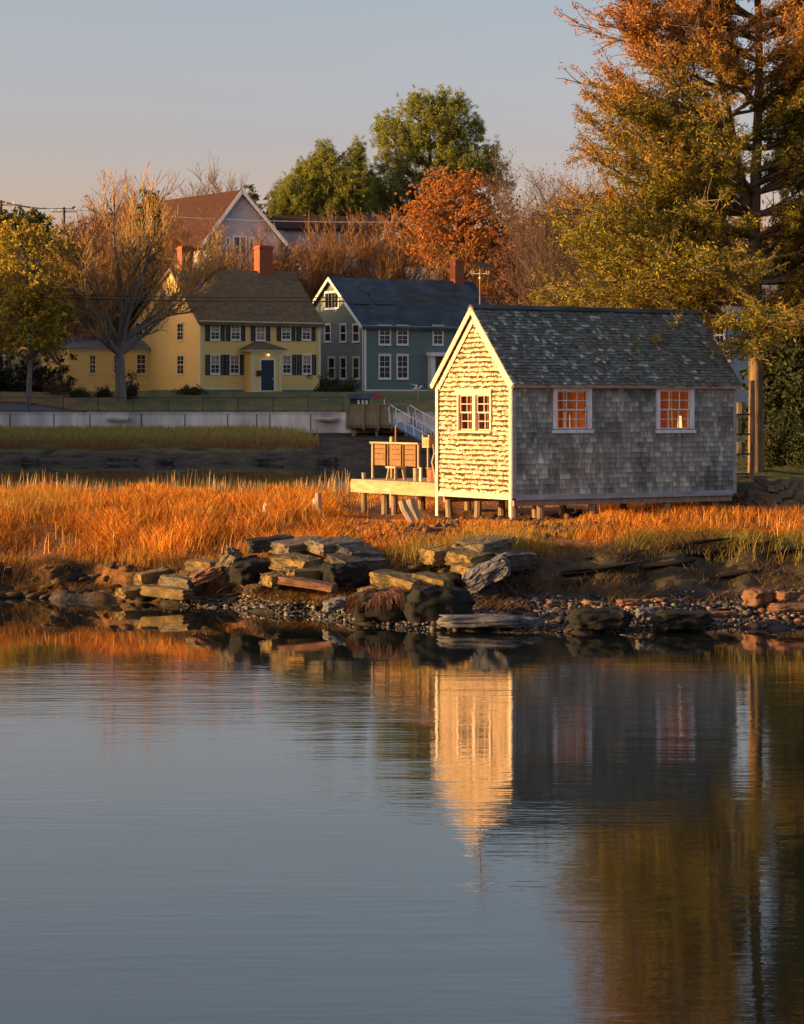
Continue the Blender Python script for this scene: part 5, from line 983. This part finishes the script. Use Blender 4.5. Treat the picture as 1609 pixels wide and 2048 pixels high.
clump_tree(870,262,'tallest dark green pine in the middle of the skyline',[(850,250,65,48,4,3),(910,245,40,48,3,2),(800,290,52,42,3,2),(780,360,60,50,4,2),(740,395,50,45,3,2),(870,330,85,60,4,4),(930,330,60,45,4,2.5),(980,340,35,30,3,1),(840,400,90,45,4,3),(770,255,28,25,2,.6),(955,265,16,30,1.5,.5),(985,300,14,12,1,.25),(1005,370,28,16,2,.4),(895,205,42,18,2,.9),(835,205,22,14,1.5,.5)],215,1300,150,.11,PN,r0=.5,seed=11,crad=1.1,**pine)
clump_tree(650,258,'lower broad yellow-green pine left of the tallest pine',[(660,360,55,55,4,3),(600,390,48,45,4,2.5),(710,370,45,60,4,2),(700,400,60,40,3,2),(565,405,28,30,3,1),(650,310,22,20,2,.6),(715,310,16,22,1.5,.5),(610,340,18,18,2,.4),(640,415,90,30,4,2),(600,350,10,20,1,.3),(552,420,14,16,2,.3)],300,1050,150,.11,((.24,.25,.035),(.17,.20,.035),(.30,.27,.04),(.12,.15,.03)),r0=.35,seed=12,crad=.95,**pine)
clump_tree(505,262,'small spruce tip beside the hilltop gable',[(505,400,12,30,.8,2),(512,430,28,22,1.2,2)],370,50,40,.15,((.08,.09,.03),(.05,.07,.02)),name='spruce',r0=.12,seed=14,crad=.4)
clump_tree(925,211,'rounded maple with bright orange leaves in front of the tallest pine',[(920,425,112,82,4,5),(900,385,70,46,3,2),(970,440,70,55,3,2),(850,450,50,45,3,1.5),(920,500,105,45,4,3),(1010,470,38,48,2,1.2)],350,620,190,.075,((.56,.23,.045),(.46,.17,.035),(.62,.31,.08),(.34,.11,.03)),name='orange_maple',r0=.28,seed=51,crad=.95,shell=.75)
bare_tree(1125,150,312,.55,'grey-brown half-leafless tree at the left side of the larch',60,cols=((.16,.10,.075),(.12,.085,.07)),fork=.3,nl=8,dens=1.0,bark='barkdark',leaves=1,leafcol=((.14,.07,.045),(.10,.06,.04)),lsize=.07,r0=.13,twr=.012)
clump_tree(1085,185,'russet leafy tree behind the boathouse ridge',[(1085,500,60,75,4,3),(1040,540,50,60,3,2),(1140,480,60,80,3,3),(1100,590,80,50,3,2)],430,260,50,.16,((.20,.075,.03),(.15,.06,.03),(.24,.10,.035),(.10,.05,.03)),name='russet_tree',r0=.2,seed=15)
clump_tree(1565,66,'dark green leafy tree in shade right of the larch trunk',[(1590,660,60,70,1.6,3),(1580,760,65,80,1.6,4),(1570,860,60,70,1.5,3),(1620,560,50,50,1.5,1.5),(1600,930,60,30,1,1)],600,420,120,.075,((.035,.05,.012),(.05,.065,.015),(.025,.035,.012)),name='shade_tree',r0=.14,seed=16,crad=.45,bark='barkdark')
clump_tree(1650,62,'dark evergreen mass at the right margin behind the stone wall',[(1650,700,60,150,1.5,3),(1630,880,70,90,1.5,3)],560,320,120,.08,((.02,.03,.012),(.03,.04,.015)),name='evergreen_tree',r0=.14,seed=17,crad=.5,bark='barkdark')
def bush(px,py,Y,rx,ry,label,cols,size=.07,n=40,per=60,m=None):
    p=P(px,py,Y); cc=np.array([(random.gauss(0,.45)*rx,random.gauss(0,.45)*rx,abs(random.gauss(0,.45))*ry) for _ in range(n)]); V,Fq,C=leaf_quads(cc,per//2,.25,size,cols,up=.3); o=empty('shrub',(p.x,Y,G(p.x,Y)),0,label,'shrub'); npmesh('foliage',V,Fq,C,'leaf',o)
    s=Skel(); rnd=random.Random(px)
    for i in range(0,n,3): s.path((0,0,-.05),tuple(cc[i]+[0,0,.1]),float(np.linalg.norm(cc[i])),.03,.012,0,3,.05,0,rnd)
    v,f=s.mesh(0,0,4); npmesh('stems',v,f,None,'barkdark',o)
DG=((.04,.05,.018),(.06,.07,.02),(.03,.04,.015))
bush(262,780,178,.55,1.5,'upright green shrub beside the bare tree trunk',DG,.09); bush(206,778,180,.5,.6,'small dark shrub left of the bare tree trunk',DG,.08); bush(158,776,180,.8,.45,'low shrub at the corner of the yellow wing',DG,.08); bush(385,780,182,1.1,.6,'low shrub at the near corner of the yellow house',DG,.08)
bush(655,790,188,1.0,1.3,'dark shrub between the yellow and green houses',DG,.1); bush(690,795,186,1.3,1.0,'dark shrub below the green house gable windows',DG,.1); bush(120,770,182,1.5,1.3,'brown shrub beside the wing at the lawn edge',((.12,.06,.03),(.09,.05,.025)),.1)
for i,px in enumerate((-30,30,95)): bush(px,770,188,2.4,2.6,('dark undergrowth left of the leafy tree','dark undergrowth behind the leafy tree trunk','dark undergrowth right of the leafy tree trunk')[i],((.025,.03,.015),(.04,.04,.018)),.14,90,80)
for i,(px,Y) in enumerate(((1545,60),(1590,60),(1640,59))): bush(px,930,Y,.7,1.2,('dark shrub right of the larch trunk','dark shrub behind the stone wall','dark shrub at the right margin')[i],((.02,.028,.012),(.035,.045,.012)),.05,70,80)
# far wood filling the slope
cc=[];
for i in range(2600):
    px=random.uniform(-120,1750); Y=random.uniform(285,330); X=XP(px,Y); top=ZP(470+25*math.sin(px*.02)+18*nz(px*.03,0,0)*2,Y); cc.append((X,Y,random.uniform(10,top)))
V,Fq,C=leaf_quads(np.array(cc),26,3.0,.42,((.16,.08,.04),(.12,.07,.035),(.20,.10,.04),(.07,.075,.025)),aspect=.5)
tag(npmesh('far_wood',V,Fq,C,'leaf'),'far brown autumn woodland closing the view behind the houses','woodland',kind='stuff')
# unseen ridge added at left to keep the low sun off the houses
q=MB(); n=90; rowp=[]
for i in range(n+1):
    y_=76+i*1.76; xo=-58+.06*(y_-95); top=(16+2.5*float(sstep(165,171,y_)) if y_>112 else 21)+1.6*nz(y_*.13,0,0)+1.3*nz(y_*.7,3,0)+.9*nz(y_*2.3,9,0)
    if y_<84: top*=(y_-74)/10
    q.v+=[(xo-30,y_,0),(xo-9,y_,top*.8),(xo,y_,top),(xo+5,y_,top*.5),(xo+9,y_,1)]
for i in range(n):
    for j in range(4): a=i*5+j; q.f.append((a,a+1,a+6,a+5))
q.c=[(.05,.05,.02,1)]*len(q.v); tag(q.build('hill','ground'),kind='structure')
